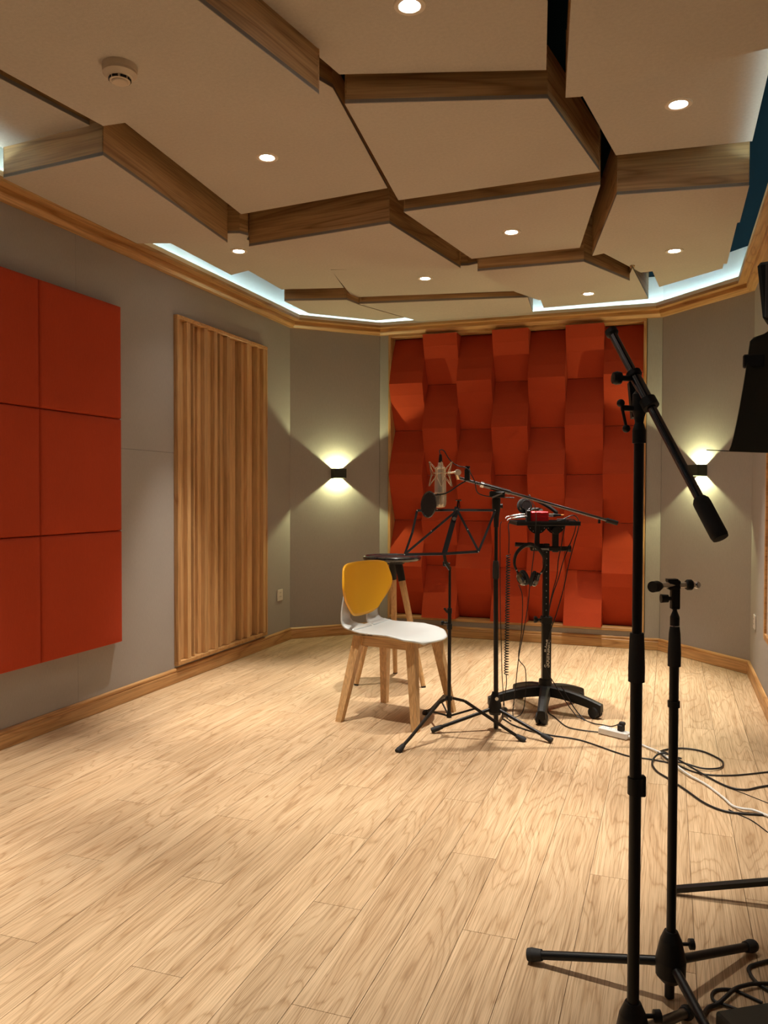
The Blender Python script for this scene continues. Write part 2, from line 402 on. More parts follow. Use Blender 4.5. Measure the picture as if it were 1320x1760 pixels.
# left wall runs from (-2.8,5.68) towards the camera: local x = 5.68 - y
wl, Lw = wall_slab(5, (5.68-5.250, 5.68-4.124, .110, 2.204))
hx0, hx1 = 5.68-5.258, 5.68-4.116
mb = MB().box((0,-.014,0), (hx0,0,ZC)).box((hx1,-.014,1.3864), (2.40,0,ZC)).box((hx0,-.014,2.212), (hx1,0,ZC)).box((hx0,-.014,0), (hx1,0,.102))
obj('cloth_panel', mb, M_wall, wl)
cloth_panel(wl, hx1+.0005, 2.40, 0, 1.3856)
for a, b in ((2.40, 3.6), (3.6, 4.8), (4.8, 6.0), (6.0, Lw)):
    cloth_panel(wl, a, b, 0, 1.386); cloth_panel(wl, a, b, 1.386, ZC)
cove_band(wl, Lw)
for i in (0, 1, 2, 4):
    w_, L_ = wall_slab(i)
    if i in (0, 1):
        n = 3 if i == 0 else 6
        for k in range(n): cloth_panel(w_, L_*k/n, L_*(k+1)/n, 0, ZC)
    else: cloth_panel(w_, 0, L_, 0, ZC)
    cove_band(w_, L_)
# back wall runs from x=-.06 to x=-2.247: local x = -.06 - x
wb, Lb = wall_slab(3, (.113, 2.104, .133, 2.429), .15)
cloth_panel(wb, 0, .105, 0, ZC); cloth_panel(wb, 2.112, Lb, 0, ZC); cloth_panel(wb, .105, 2.112, 0, .126)
cove_band(wb, Lb)

# skirting boards and cornice, one length per wall
BP = [(0, .002), (.016, .002), (.016, .062), (.013, .066), (.013, .070), (.016, .074), (.014, .082), (.006, .088), (0, .088)]
CP = [(0, 2.432), (.030, 2.432), (.046, 2.446), (.050, 2.452), (.050, 2.478), (.100, 2.478), (.100, 2.496), (0, 2.496)]
for i in range(6):
    mb, lo, rz = swept(i, BP[::-1]); obj('baseboard_'+SIDES[i], mb, M_oak, None, lo, rz, kind='structure')
    mb, lo, rz = swept(i, CP[::-1]); tr = obj('trim_%d' % (i+1), mb, M_oak, None, lo, rz, kind='structure')
    mb, lo, rz = swept(i, [(.095, 2.496), (.100, 2.496), (.100, 2.520), (.095, 2.520)][::-1]); obj('cream_lip', mb, M_ring, tr)
    mb, lo, rz = swept(i, [(.035, 2.498), (.050, 2.498), (.050, 2.502), (.035, 2.502)][::-1])
    o = obj('cove_led_strip', mb, M_cled, None, lo, rz)
    tag(o, {'front': 'cool white light strip in the cove behind the camera', 'right': 'cool white light strip in the cove over the right wall',
            'back_right': 'cool white light strip in the cove over the right angled corner wall', 'back': 'cool white light strip in the cove above the red block diffuser',
            'back_left': 'cool white light strip in the cove over the left angled corner wall', 'left': 'cool white light strip in the cove over the left wall'}[SIDES[i]],
        'light strip', 'cove light strips')
# ------------------------------------------------------------------ hanging ceiling panels
# name key: plan outline, underside height, label
CEIL = [
 ([(-1.38,.95),(-1.21,1.88),(-1.11,2.47),(-1.94,2.42),(-1.985,2.02),(-2.05,1.1)], 2.47, 'large beige ceiling panel carrying the round smoke detector'),
 ([(-2.06,2.70),(-2.15,3.78),(-1.30,3.69),(-1.17,2.72),(-1.24,2.52),(-2.0,2.50)], 2.62, 'beige ceiling panel with a downlight, directly beyond the smoke detector panel'),
 ([(-1.19,2.16),(-1.11,2.64),(-.42,2.85),(-.36,2.46),(-.40,1.5),(-1.15,1.45)], 2.62, 'beige ceiling panel with the nearest downlight, at the top edge of the photo'),
 ([(-1.11,2.69),(-.42,2.89),(-.30,3.61),(-1.23,3.65)], 2.54, 'plain beige ceiling panel without a downlight in the middle of the ceiling'),
 ([(-2.66,2.68),(-2.11,2.63),(-2.22,3.76),(-2.68,3.61)], 2.47, 'plain low ceiling panel with strongly grained boards, against the left cornice'),
 ([(-2.60,1.6),(-2.31,1.6),(-2.23,2.25),(-2.18,2.64),(-2.67,2.70)], 2.60, 'beige ceiling panel cut by the left edge of the photo'),
 ([(-2.60,3.66),(-2.16,3.78),(-2.135,3.83),(-2.175,3.885),(-2.098,4.215),(-2.15,4.335),(-2.48,4.43),(-2.62,4.48)], 2.52, 'small ceiling panel with a downlight beside the left cove light'),
 ([(-2.16,3.88),(-1.32,3.78),(-1.18,4.66),(-1.98,4.42),(-2.08,4.22)], 2.48, 'low plain ceiling panel with a deep smooth wooden board facing the camera, left of centre'),
 ([(-1.98,4.58),(-1.16,4.76),(-1.10,4.74),(-1.00,5.46),(-2.11,5.27)], 2.52, 'beige ceiling panel with the small downlight left of centre near the back'),
 ([(-1.22,3.70),(-.30,3.66),(-.48,4.55),(-1.09,4.56)], 2.50, 'beige ceiling panel with a downlight right of centre, above the microphone'),
 ([(-1.06,4.58),(-.46,4.585),(-.24,5.08),(-.83,5.39),(-.94,5.12)], 2.43, 'low plain ceiling panel above the equipment trolley'),
 ([(-.22,4.95),(-.15,5.76),(-.86,5.80),(-.84,5.50),(-.25,5.14)], 2.47, 'rearmost beige ceiling panel with a downlight, above the red diffuser'),
 ([(-2.50,4.445),(-2.148,4.345),(-2.093,4.232),(-1.99,4.44),(-2.01,4.66),(-2.10,5.08),(-2.52,4.98)], 2.54, 'high ceiling panel beside the left cove light without a downlight'),
 ([(-2.52,5.02),(-2.10,5.13),(-2.073,5.285),(-1.902,5.79),(-2.13,5.81),(-2.52,5.42)], 2.470, 'low ceiling panel over the left angled corner wall'),
 ([(-2.07,5.29),(-.92,5.48),(-.96,5.95),(-1.84,5.97)], 2.475, 'long shallow ceiling panel in front of the left half of the red diffuser'),
 ([(-.27,2.28),(-.35,2.82),(-.30,2.83),(.27,2.71),(.27,1.4),(-.15,1.4)], 2.50, 'beige ceiling panel at the top right corner of the photo'),
 ([(-.32,2.93),(-.23,3.56),(.30,3.60),(.30,2.80)], 2.58, 'large ceiling panel with a downlight and a cove glow on its right edge'),
 ([(-.23,3.64),(.30,3.71),(.30,4.19),(-.41,4.52)], 2.44, 'low plain ceiling panel with a ruled grain board, near the right cornice'),
 ([(-.37,4.64),(-.18,5.14),(.30,5.10),(.30,4.34)], 2.49, 'ceiling panel with a downlight nearest the right angled corner wall'),
 ([(-.12,5.18),(-.08,5.66),(.288,5.32),(.288,5.17)], 2.52, 'small ceiling panel with a bright cove lit edge over the right corner'),
 ([(-1.35,.05),(-1.30,.85),(-2.1,1.0),(-2.4,.5),(-2.2,0)], 2.55, 'beige ceiling panel overhead on the left, out of the picture'),
 ([(-1.1,.2),(-1.15,1.35),(-.4,1.42),(-.2,.7),(-.4,.1)], 2.60, 'beige ceiling panel directly over the camera'),
]
for poly, z, lab in CEIL:
    n = len(poly); A = sum(poly[i][0]*poly[(i+1) % n][1]-poly[(i+1) % n][0]*poly[i][1] for i in range(n))
    if A < 0: poly = poly[::-1]
    cx = sum(p[0] for p in poly)/n; cy = sum(p[1] for p in poly)/n
    t = thing('ceiling_panel', lab, 'ceiling panel', (cx, cy, z), 0, 'hanging ceiling panels')
    loc = [(x-cx, y-cy) for x, y in poly]
    obj('felt_face', MB().prism(loc, 0, .003), M_felt, t)
    obj('felt_edge', MB().prism([(x*.9985, y*.9985) for x, y in loc], .003, .016), M_feltedge, t)
    for i in range(n):
        a, b = Vector(loc[i]), Vector(loc[(i+1) % n]); d = b-a; l = d.length
        if l < .03: continue
        h = ZTOP-.002-z
        mb = MB().add([(0,.002,.016),(l,.002,.016),(l-.012,.016,.016),(.012,.016,.016),(0,.002,h),(l,.002,h),(l-.012,.016,h),(.012,.016,h)],
                      [(0,3,2,1),(4,5,6,7),(0,1,5,4),(1,2,6,5),(2,3,7,6),(3,0,4,7)])
        obj('side_board', mb, M_walnut, t, (a.x, a.y, 0), atan2(d.y, d.x))

# ------------------------------------------------------------------ downlights
LAMPS = [((-.755,2.34,2.62), 'nearest downlight, at the top edge of the photo', 1),
 ((-1.68,3.18,2.62), 'downlight in the panel beyond the smoke detector', 1),
 ((-2.32,4.05,2.52), 'downlight of the small panel beside the left cove', 1),
 ((.015,3.17,2.58), 'downlight in the large upper right panel', 1),
 ((-.785,4.16,2.50), 'downlight above the microphone, right of centre', 1),
 ((-1.485,4.95,2.52), 'small downlight left of centre near the back wall', 1),
 ((.01,4.74,2.49), 'downlight nearest the right angled corner wall', 1),
 ((-.52,5.48,2.47), 'rearmost downlight, above the right of the red diffuser', 1),
 ((-2.47,2.08,2.60), 'downlight in the panel cut by the left edge', .9),
 ((-1.72,1.25,2.47), 'downlight overhead on the left, out of the picture', .9),
 ((-.72,.85,2.60), 'downlight directly over the camera', .45),
 ((-1.85,.45,2.55), 'downlight overhead behind the left edge, out of the picture', .6)]
d0 = None
for (x, y, z), lab, k in LAMPS:
    if d0 is None:
        d0 = thing('downlight', 'round recessed ' + lab, 'ceiling lamp', (x, y, z), 0, 'recessed ceiling downlights')
        obj('trim_ring', MB().lathe([(.030,-.001),(.034,-.004),(.046,-.0045),(.049,-.0025),(.049,.0)], n=32), M_ring, d0)
        obj('lens', MB().lathe([(0,-.0012),(.030,-.0012)], n=24), M_led, d0)
        lo = d0
    else: lo = dup(d0, (x, y, z), 'round recessed ' + lab)
    ld = bpy.data.lights.new('downlight_beam', 'SPOT'); ld.energy = SPOT_W*k; ld.color = SPOT_COL; ld.spot_size = SPOT_ANGLE; ld.spot_blend = SPOT_BLEND; ld.shadow_soft_size = .022
    l = bpy.data.objects.new('downlight_beam', ld); COL.objects.link(l); l.location = (x, y, z-.008)
    ld = bpy.data.lights.new('downlight_spill', 'SPOT'); ld.energy = HALO_W*k; ld.color = SPOT_COL; ld.spot_size = HALO_ANGLE; ld.spot_blend = 1.0; ld.shadow_soft_size = .022
    l = bpy.data.objects.new('downlight_spill', ld); COL.objects.link(l); l.location = (x, y, z-.009)

# ------------------------------------------------------------------ smoke detector
t = thing('smoke_detector', 'round cream smoke detector on the large ceiling panel', 'smoke detector', (-1.62, 2.10, 2.47))
obj('base', MB().lathe([(.0,0),(.053,0),(.053,-.016),(.050,-.020)], n=32), M_detector, t)
obj('cover', MB().lathe([(.052,-.019),(.052,-.026),(.040,-.036),(.030,-.040)], n=32), M_detector, t)
obj('cap', MB().lathe([(.025,-.040),(.025,-.050),(.022,-.053),(0,-.054)], n=24), M_detector, t)
for k in range(8):
    a = 2*pi*k/8+.2
    obj('slot', MB().box((-.009,-.0015,-.0465), (.009,.0015,-.0395)), M_hole, t, (.0315*sin(a), -.0315*cos(a), 0), a)
obj('slot_ring', MB().lathe([(.032,-.039),(.0315,-.0475),(.025,-.0478)], n=24), M_detector, t)

# ------------------------------------------------------------------ left wall: red padded panels
def pad(y0, y1, z0, z1, th=.05, r=.014):
    """cushion-fronted board standing off the left wall, local origin at its lower corner"""
    W_, H_ = y1-y0, z1-z0; us = [0, r*.3, r, r*3, W_/2, W_-r*3, W_-r, W_-r*.3, W_]; vs = [0, r*.3, r, r*3, H_/2, H_-r*3, H_-r, H_-r*.3, H_]
    def dep(a, L):
        e = min(a, L-a)
        return 0 if e <= 0 else (1-(1-min(e, r)/r)**2)**.5 + min(max(e-r, 0), r*3)/(r*3)*.08
    mb = MB(); V = []
    for u in us:
        for v in vs: V.append((th - r + r*min(dep(u, W_), dep(v, H_)), u, v))
    n = len(vs); F = [(i*n+j, (i+1)*n+j, (i+1)*n+j+1, i*n+j+1) for i in range(len(us)-1) for j in range(n-1)]
    mb.add(V, F, True); b = th - r
    mb.add([(0,0,0),(0,W_,0),(0,W_,H_),(0,0,H_),(b,0,0),(b,W_,0),(b,W_,H_),(b,0,H_)], [(0,4,5,1),(1,5,6,2),(2,6,7,3),(3,7,4,0),(0,1,2,3)])
    return mb
rows = [(.348,.945,'bottom'), (.945,1.5375,'middle'), (1.5375,2.135,'top')]
for y0, y1, cn in ((2.393,2.982,'column cut by the photo\'s left edge'), (2.982,3.572,'column nearer the wooden slat diffuser')):
    for z0, z1, rn in rows:
        o = obj('red_wall_pad', pad(y0+.0008, y1-.0008, z0+.0008, z1-.0008), M_red, None, (-2.80, y0, z0))
        tag(o, 'orange-red padded wall square, %s row, %s' % (rn, cn), 'acoustic panel', 'red padded squares on the left wall')

# ------------------------------------------------------------------ left wall: wooden slat diffuser
Y0, Y1, Z0, Z1 = 4.118, 5.256, .104, 2.21
t = thing('slat_diffuser', 'tall framed oak slat diffuser with stepped wells, on the left wall', 'sound diffuser', (-2.80, Y0, Z0))
W_, H_ = Y1-Y0, Z1-Z0; fx = .028; fw = .024
obj('frame_rail', MB().bbox((-.02, 0, H_-fw), (fx, W_, H_), .002), M_oak, t)
obj('frame_rail', MB().bbox((-.02, 0, 0), (fx, W_, fw), .002), M_oak, t)
obj('frame_stile', MB().bbox((-.02, 0, fw), (fx, fw, H_-fw), .002), M_oakv, t)
obj('frame_stile', MB().bbox((-.02, W_-fw, fw), (fx, W_, H_-fw), .002), M_oakv, t)
# stepped wells: quadratic residue pattern, four runs of seven
DEP = {0: .002, 1: .030, 2: .060, 4: .108}
seq = [1,1,0,4,2,2,1, 0,4,1,0,4,2,1, 0,4,1,1,4,2,1, 0,4,1,4,2,1,0]; n = 28; cw = (W_-2*fw)/n
for k in range(n):
    d_ = seq[k]; a = fw + k*cw; f0 = .0003
    if d_ == 2 and k and seq[k-1] == 4:
        obj('fin', MB().bbox((-.118, a, fw+.002), (fx-.006, a+.008, H_-fw-.002), .001), M_slat, t); f0 = .0085
    obj('slat', MB().bbox((-.118, a+f0, fw+.002), (fx-DEP[d_], a+cw-.0003, H_-fw-.002), .0012), {4: M_slatdarkshade, 2: M_slatmidshade}.get(d_, M_slat), t)  # slat colour darkens with well depth: painted shade on top of wood tone

# ------------------------------------------------------------------ back wall: framed red block diffuser
FX0, FX1, FZ0, FZ1 = -2.168, -.169, .129, 2.433
t = thing('block_diffuser', 'large oak framed diffuser of orange-red folded foam blocks on the back wall', 'sound diffuser', (FX0, 6.21, FZ0))
W_, H_ = FX1-FX0, FZ1-FZ0; fw = .022
obj('frame_rail', MB().bbox((0, -.018, H_-fw), (W_, .09, H_), .002), M_oak, t)
obj('frame_rail', MB().bbox((0, -.018, 0), (W_, .09, fw), .002), M_oak, t)
obj('frame_stile', MB().bbox((0, -.018, fw), (fw, .09, H_-fw), .002), M_oakv, t)
obj('frame_stile', MB().bbox((W_-fw, -.018, fw), (W_, .09, H_-fw), .002), M_oakv, t)
cw = (W_-2*fw)/7; zz0, zz1 = fw, H_-fw; st = (zz1-zz0)/6.15
YR, YP = .100, -.060          # recessed and proud depths relative to the wall plane
for c in range(7):
    x0 = fw + c*cw + .0008; x1 = fw + (c+1)*cw - .0008
    # fold heights from the top; even columns start recessed, odd ones proud
    zs = [zz1 - (.0 if k == 0 else .04*st) - k*st for k in range(7)]; zs[0] = zz1; zs[6] = zz0
    pr = [(k % 2 == 1) if c % 2 == 0 else (k % 2 == 0) for k in range(7)]
    # one block from recess to recess
    k = 0
    while k < 6:
        seg = [k, k+1] if (pr[k] and k == 0) else ([k, k+1, k+2] if k+2 <= 6 else [k, k+1])
        V = []
        for q, j in enumerate(seg):
            if q:
                ya, za = V[-1]; yb, zb = (YP if pr[j] else YR), zs[j]
                for f_ in (.25, .5, .75): V.append((ya+(yb-ya)*f_ - .016*4*f_*(1-f_)*(.7 + .6*((1-f_) if not pr[j] else f_)), za+(zb-za)*f_))
            V.append((YP if pr[j] else YR, zs[j]))
        V[0] = (V[0][0], V[0][1]-.0015); V[-1] = (V[-1][0], V[-1][1]+.0015)
        prof = V + [(.122, V[-1][1]), (.122, V[0][1])]; m_ = len(prof)
        P = [(x0, y, z) for y, z in prof] + [(x1, y, z) for y, z in prof]
        mb = MB().add(P, [tuple(range(m_)), tuple(range(m_, 2*m_))[::-1]] + [(j, m_+j, m_+(j+1) % m_, (j+1) % m_) for j in range(m_)])
        obj('foam_block', mb, M_red, t); k = seg[-1]

# ------------------------------------------------------------------ right wall: framed panel at the edge of view
t = thing('framed_wall_panel', 'pale oak framed cloth panel on the right wall, cut by the photo\'s edge', 'acoustic panel', (.493, 3.14, .405))
for a, b in (((-.03,0,0),(0,1.405,.03)), ((-.03,0,1.70),(0,1.405,1.73)), ((-.03,0,.03),(0,.03,1.70)), ((-.03,1.375,.03),(0,1.405,1.70))):
    obj('frame_board', MB().bbox(a, b, .002), M_oak, t)
obj('cloth_face', MB().box((-.018,.03,.03), (0,1.375,1.70)), M_felt, t)

# ------------------------------------------------------------------ outlets
def outlet(loc, rz, label):
    t = thing('wall_outlet', label, 'outlet', loc, rz, 'wall outlets')
    obj('cover_plate', MB().bbox((-.043,-.009,-.043), (.043,0,.043), .003), M_outlet, t)
    for dx in (-.008, .008): obj('socket_slot', MB().box((dx-.0015,-.0096,.014), (dx+.0015,-.0088,.022)), M_hole, t)
    for dx in (-.009, .009): obj('socket_slot', MB().box((dx-.0015,-.0096,-.016), (dx+.0015,-.0088,-.008)), M_hole, t)
outlet((-2.80, 5.497, .368), pi/2, 'square white wall outlet between slat diffuser and left corner')
bpy.context.view_layer.update()
outlet((.493, 5.27, .383), -pi/2, 'square pale wall outlet low on the right wall')

# ------------------------------------------------------------------ sconces
for (x, y, z), rz, lab in (((-2.518, 5.950, 1.304), atan2(6.21-5.68, -2.247+2.8), 'black box wall sconce throwing light up and down, left of the red diffuser'),
                           ((.205, 5.911, 1.310), atan2(5.586-6.21, .493+.06), 'black box wall sconce partly behind the near boom arm, right of the red diffuser')):
    t = thing('wall_sconce', lab, 'wall lamp', (x, y, z), rz, 'up and down wall sconces')
    w2, h2, d2 = .050, .037, .085
    obj('back_plate', MB().box((-w2,-.006,-h2), (w2,0,h2)), M_olive, t)
    obj('front_cover', MB().box((-w2,-d2,-h2), (w2,-d2+.003,h2)), M_olive, t)
    obj('side_cover', MB().box((-w2,-d2+.003,-h2), (-w2+.012,-.006,h2)), M_olive, t)
    obj('side_cover', MB().box((w2-.012,-d2+.003,-h2), (w2,-.006,h2)), M_olive, t)
    obj('divider', MB().box((-w2+.012,-d2+.003,-.002), (w2-.012,-.006,.002)), M_olive, t)
    for s in (1, -1):
        obj('lens', MB().lathe([(0, s*.0045), (.010, s*.0045)], (0,-.040,0), n=12), M_sled, t)
        ld = bpy.data.lights.new('sconce_beam', 'SPOT'); ld.energy = SCONCE_W; ld.color = SCONCE_COL; ld.spot_size = radians(165); ld.spot_blend = .3; ld.shadow_soft_size = .003
        l = bpy.data.objects.new('sconce_beam', ld); COL.objects.link(l)
        o_ = Matrix.Rotation(rz, 3, 'Z') @ Vector((0, -.040, s*.008)); l.location = (x+o_.x, y+o_.y, z+o_.z)
        l.rotation_euler = (pi if s > 0 else 0, 0, 0)
# ------------------------------------------------------------------ yellow and white chair
t = thing('side_chair', 'modern chair with yellow backrest, pale plastic seat and splayed beech legs', 'chair', (-1.307, 3.90, 0), radians(-9.0))
def seat_fn(u, v):
    # u: front (0) to the rear bend (1); v across
    s = (v-.5)*2
    hw = .212; e = max(0, .32-u)/.32; hw *= sqrt(max(0, 1-(e**2.2)*.60))      # rounded front corners
    hw -= .022*max(0, (u-.72)/.28)
    f = .250 - .435*u - .045*e*s*s
    z = .448 - .034*max(0, .26-u)**1.7/.26**1.7 - .012*(1-s*s)*sin(u*pi) - .016*abs(s)**3*max(0, 1-abs(u-.22)/.25)
    z += .012*max(0, (u-.8)/.2)**2
    return (f, s*hw, z)
obj('seat', MB().grid(seat_fn, 40, 26, True, .008), M_shell, t)
def lerp_tab(tab, u):
    q = u*(len(tab)-1); i = min(int(q), len(tab)-2); r = q-i; r = r
    return tuple(a*(1-r)+b*r for a, b in zip(tab[i], tab[i+1]))
for sgn in (-1, 1):
    def arm_fn(u, v, g=sgn):
        # sweeps back from the seat, turns up and hugs the back of the backrest
        f, z, inn, out = lerp_tab([(-.150,.455,.012,.192), (-.185,.457,.020,.190), (-.213,.464,.045,.189), (-.232,.478,.072,.188), (-.241,.50,.088,.187),
                                   (-.243,.54,.096,.186), (-.240,.58,.102,.186), (-.236,.62,.106,.184), (-.234,.655,.112,.178)], u)
        return (f + .018*v*u, (inn + (out-inn)*v)*g, z)
    obj('back_support', MB().grid(arm_fn, 24, 5, True, .008 if sgn > 0 else -.008), M_shell, t)
def back_fn(u, v):
    # u bottom to top, v across; shield outline
    s = (v-.5)*2; z = .507 + .282*u
    w_ = .140 + .118*sin(min(1, u/.58)*pi/2)**1.1 if u < .58 else .258 - .032*((u-.58)/.42)**1.3
    z += -.016*abs(s)**7*max(0, (u-.6)/.4) - .004*s*s*u + .026*abs(s)**3*(1-u)
    f = -.216 - .026*u + .042*(s*s)*(w_/.22)**2 - .006*sin(u*pi)
    return (f, s*w_, z)
obj('backrest', MB().grid(back_fn, 18, 20, True, .010), M_yellow, t)
LT = {(-1,-1): ((-.150,-.135), (-0.213,-0.225)), (1,-1): ((.145,-.135), (0.200,-0.198)), (-1,1): ((-.150,.135), (-0.190,0.207)), (1,1): ((.145,.135), (0.210,0.216))}
def leg_mesh(a, b, z0, w0, w1):
    V = []
    for (cx, cy, z, hw) in ((b[0], b[1], 0, w1), (a[0], a[1], z0, w0)):
        for p, q in ((-1,-1),(1,-1),(1,1),(-1,1)): V.append((cx+p*hw, cy+q*hw, z))
    return MB().add(V, [(0,3,2,1),(4,5,6,7),(0,1,5,4),(1,2,6,5),(2,3,7,6),(3,0,4,7)])
for k in ((-1,-1),(1,-1),(-1,1),(1,1)):
    a, b = LT[k]; lg = obj('leg', leg_mesh(a, b, .427, .024, .0165), M_beech, t)
    obj('foot_pad', MB().box((b[0]-.012,b[1]-.012,-.0005), (b[0]+.012,b[1]+.012,.003)), M_rubber, lg)
for s in (-1, 1):
    obj('rail', MB().box((-.135, s*.135-.010, .377), (.130, s*.135+.010, .427)), M_beechx, t)
    obj('rail', MB().box((s*.143-.010, -.125, .377), (s*.143+.010, .125, .427)), M_beech, t)
for s in (-1, 1): obj('seat_bracket', MB().box((s*.10-.012,-.12,.426), (s*.10+.012,.12,.436)), M_blackp, t)

# ------------------------------------------------------------------ bar stool
SX, SY = -1.583, 4.600
t = thing('bar_stool', 'tall stool with round black seat and black topped wooden legs behind the chair', 'stool', (SX, SY, 0))
obj('seat', MB().lathe([(0,.757),(.12,.757),(.150,.763),(.166,.770),(.176,.764),(.179,.755),(.172,.744),(.15,.738),(0,.736)], n=40), M_gloss, t)
for fx_, fy_ in ((-1.753,4.443), (-1.636,4.826), (-1.359,4.532)):
    dx, dy = fx_-SX, fy_-SY; l = hypot(dx, dy); ux, uy = dx/l, dy/l; r0, r1, H = .045, l, .74
    at = lambda z: (ux*(r1+(r0-r1)*z/H), uy*(r1+(r0-r1)*z/H), z)
    lg = obj('leg', MB().tube(at(.003), at(.66), .014, .021, 14), M_beech, t)
    obj('black_sleeve', MB().tube(at(.655), at(.738), .0225, .024, 14), M_blackp, lg)
    obj('sleeve_lower', MB().tube(at(.62), at(.657), .0222, .0225, 14), M_blackp, lg)
    obj('leg_band', MB().tube(at(.232), at(.250), .0175, .018, 14), M_blackp, lg)
    obj('foot_cap', MB().tube(at(0), at(.008), .0145, .0145, 12), M_rubber, lg)
obj('seat_mount', MB().lathe([(0,.72),(.075,.722),(.08,.737)], n=24), M_blackp, t)

# ------------------------------------------------------------------ stand building blocks
CAMR = YAW   # stands are modelled in a frame turned with the wall-mounted sight line
def tripod_leg(t, p, q, r=.0105, foot=.05, flat=False, bend=None):
    p, q = Vector(p), Vector(q); d = (q-p).normalized(); e = q - d*foot*.6
    lg = obj('leg', (MB().tube(p, e, r) if not flat else MB().bar(p, e, .022, .012, (0,0,1))), M_black, t)
    obj('rubber_foot', MB().lathe([(0,-.002),(r*1.25,0),(r*1.35,.01),(r*1.55,foot-.012),(r*1.4,foot),(0,foot+.001)], q-d*foot, d, 16), M_rubber, lg)
    return lg

# ---- vocal boom stand in the middle of the room
U = .002817; BX, BY = -.790, 3.845
t = thing('boom_stand', 'black boom microphone stand carrying the silver studio microphone, in mid room', 'microphone stand', (BX, BY, 0), CAMR)
def wl2(x, y, z, bx, by, rz): # world -> local
    dx, dy = x-bx, y-by; return (dx*cos(rz)+dy*sin(rz), -dx*sin(rz)+dy*cos(rz), z)
P_ = lambda x, z, y=0: (x*U, y, z*U)
obj('lower_tube', MB().tube(P_(2,2), P_(0,262), .0115), M_black, t)
obj('upper_tube', MB().tube(P_(0,262), P_(0,352), .0085), M_black, t)
obj('grip_sleeve', MB().lathe([(.0,.735),(.0150,.736),(.0162,.76),(.0155,.80),(.0125,.822),(0,.823)], n=18), M_rubber, t)
hub = obj('tripod_hub', MB().lathe([(0,.185),(.014,.184),(.022,.16),(.031,.12),(.034,.088),(.027,.074),(0,.072)], n=18), M_blackp, t)
obj('hub_badge', MB().lathe([(0,0),(.0085,0),(.0085,-.002)], (.004,-.0335,.157), (0,-1,0), 16), M_dot, hub)
for wx, wy in ((-1.061,3.673), (-.498,3.715), (-.800,4.165)):
    q = wl2(wx, wy, .014, BX, BY, CAMR); l = hypot(q[0], q[1]); tripod_leg(t, (q[0]/l*.022, q[1]/l*.022, .100), q, .0085, .055)
obj('clutch', MB().lathe([(0,.985),(.012,.986),(.013,1.03),(.020,1.08),(.021,1.12),(.012,1.150),(0,1.152)], n=16), M_blackp, t)
obj('clutch_knob', MB().lathe([(0,0),(.010,0),(.010,.012),(.012,.018),(0,.020)], (.012,0,1.088), (1,0,0), 12), M_blackp, t)
bL, bR = Vector(P_(-65,434,-.024)), Vector(P_(206,357.6,-.024)); bd = (bR-bL)
obj('boom_clamp', MB().bbox((-.036,-.040,1.130), (.036,-.004,1.160), .005), M_blackp, t)
obj('clamp_lever', MB().bar((-.028,-.042,1.128), (.022,-.045,1.150), .008, .004, (0,1,0)), M_chrome, t)
bm = obj('boom_arm', MB().tube(bL, bR, .0075), M_rod, t)
obj('boom_outer_tube', MB().tube(bL+bd*.145, bL+bd*.32, .0115), M_rod, bm)
obj('boom_collar', MB().tube(bL+bd*.135, bL+bd*.155, .0145), M_chrome, bm)
obj('boom_end_grip', MB().tube(bL+bd*.93, bR, .0115), M_rubber, bm)
obj('boom_clip', MB().bar(bL+bd*.885+Vector((0,0,-.008)), bL+bd*.885+Vector((0,0,-.026)), .010, .010), M_blackp, bm)

# ---- studio microphone in its spider mount (hangs head down from the boom tip)
mx_, mz_ = -.275, 1.245
mw = Vector((BX+mx_*cos(CAMR)+.055*sin(CAMR), BY+mx_*sin(CAMR)-.055*cos(CAMR), mz_))
t = thing('studio_microphone', 'silver large diaphragm microphone hanging head down at the boom tip', 'microphone', mw, CAMR)
obj('body', MB().lathe([(.0,.050),(.0115,.050),(.012,.030),(.024,.026),(.026,.018),(.0275,-.06),(.0275,-.098),(.0255,-.100)], n=28), M_nickel, t)
obj('body_ring', MB().lathe([(.0275,-.094),(.0292,-.096),(.0292,-.104),(.0275,-.106)], n=28), M_gold, t)
g = obj('grille_head', MB().lathe([(.0285,-.102),(.0285,-.106),(.0265,-.150),(.023,-.160),(0,-.162)], n=20), M_nickel, t)
for s in (-1, 1): obj('grille_rib', MB().path([(s*.0285,0,-.104),(s*.0268,0,-.150),(s*.022,0,-.161),(0,0,-.164)], .0018, 6), M_gold, g)
obj('grille_rib', MB().path([(0,-.0285,-.104),(0,-.0268,-.150),(0,-.022,-.161),(0,0,-.164)], .0018, 6), M_gold, g)
obj('cable_plug', MB().lathe([(.0,.090),(.006,.089),(.0085,.068),(.0095,.050),(0,.048)], n=14), M_blackp, t)
t = thing('shock_mount', 'pale gold wire spider mount around the studio microphone', 'shock mount', mw, CAMR)
wr = .0016
obj('inner_ring', MB().path([(.034*cos(a*pi/12), .034*sin(a*pi/12), .000) for a in range(24)], .0028, 6, close=True), M_gold, t)
obj('inner_ring', MB().path([(.031*cos(a*pi/12), .031*sin(a*pi/12), .020) for a in range(24)], .0018, 6, close=True), M_gold, t)
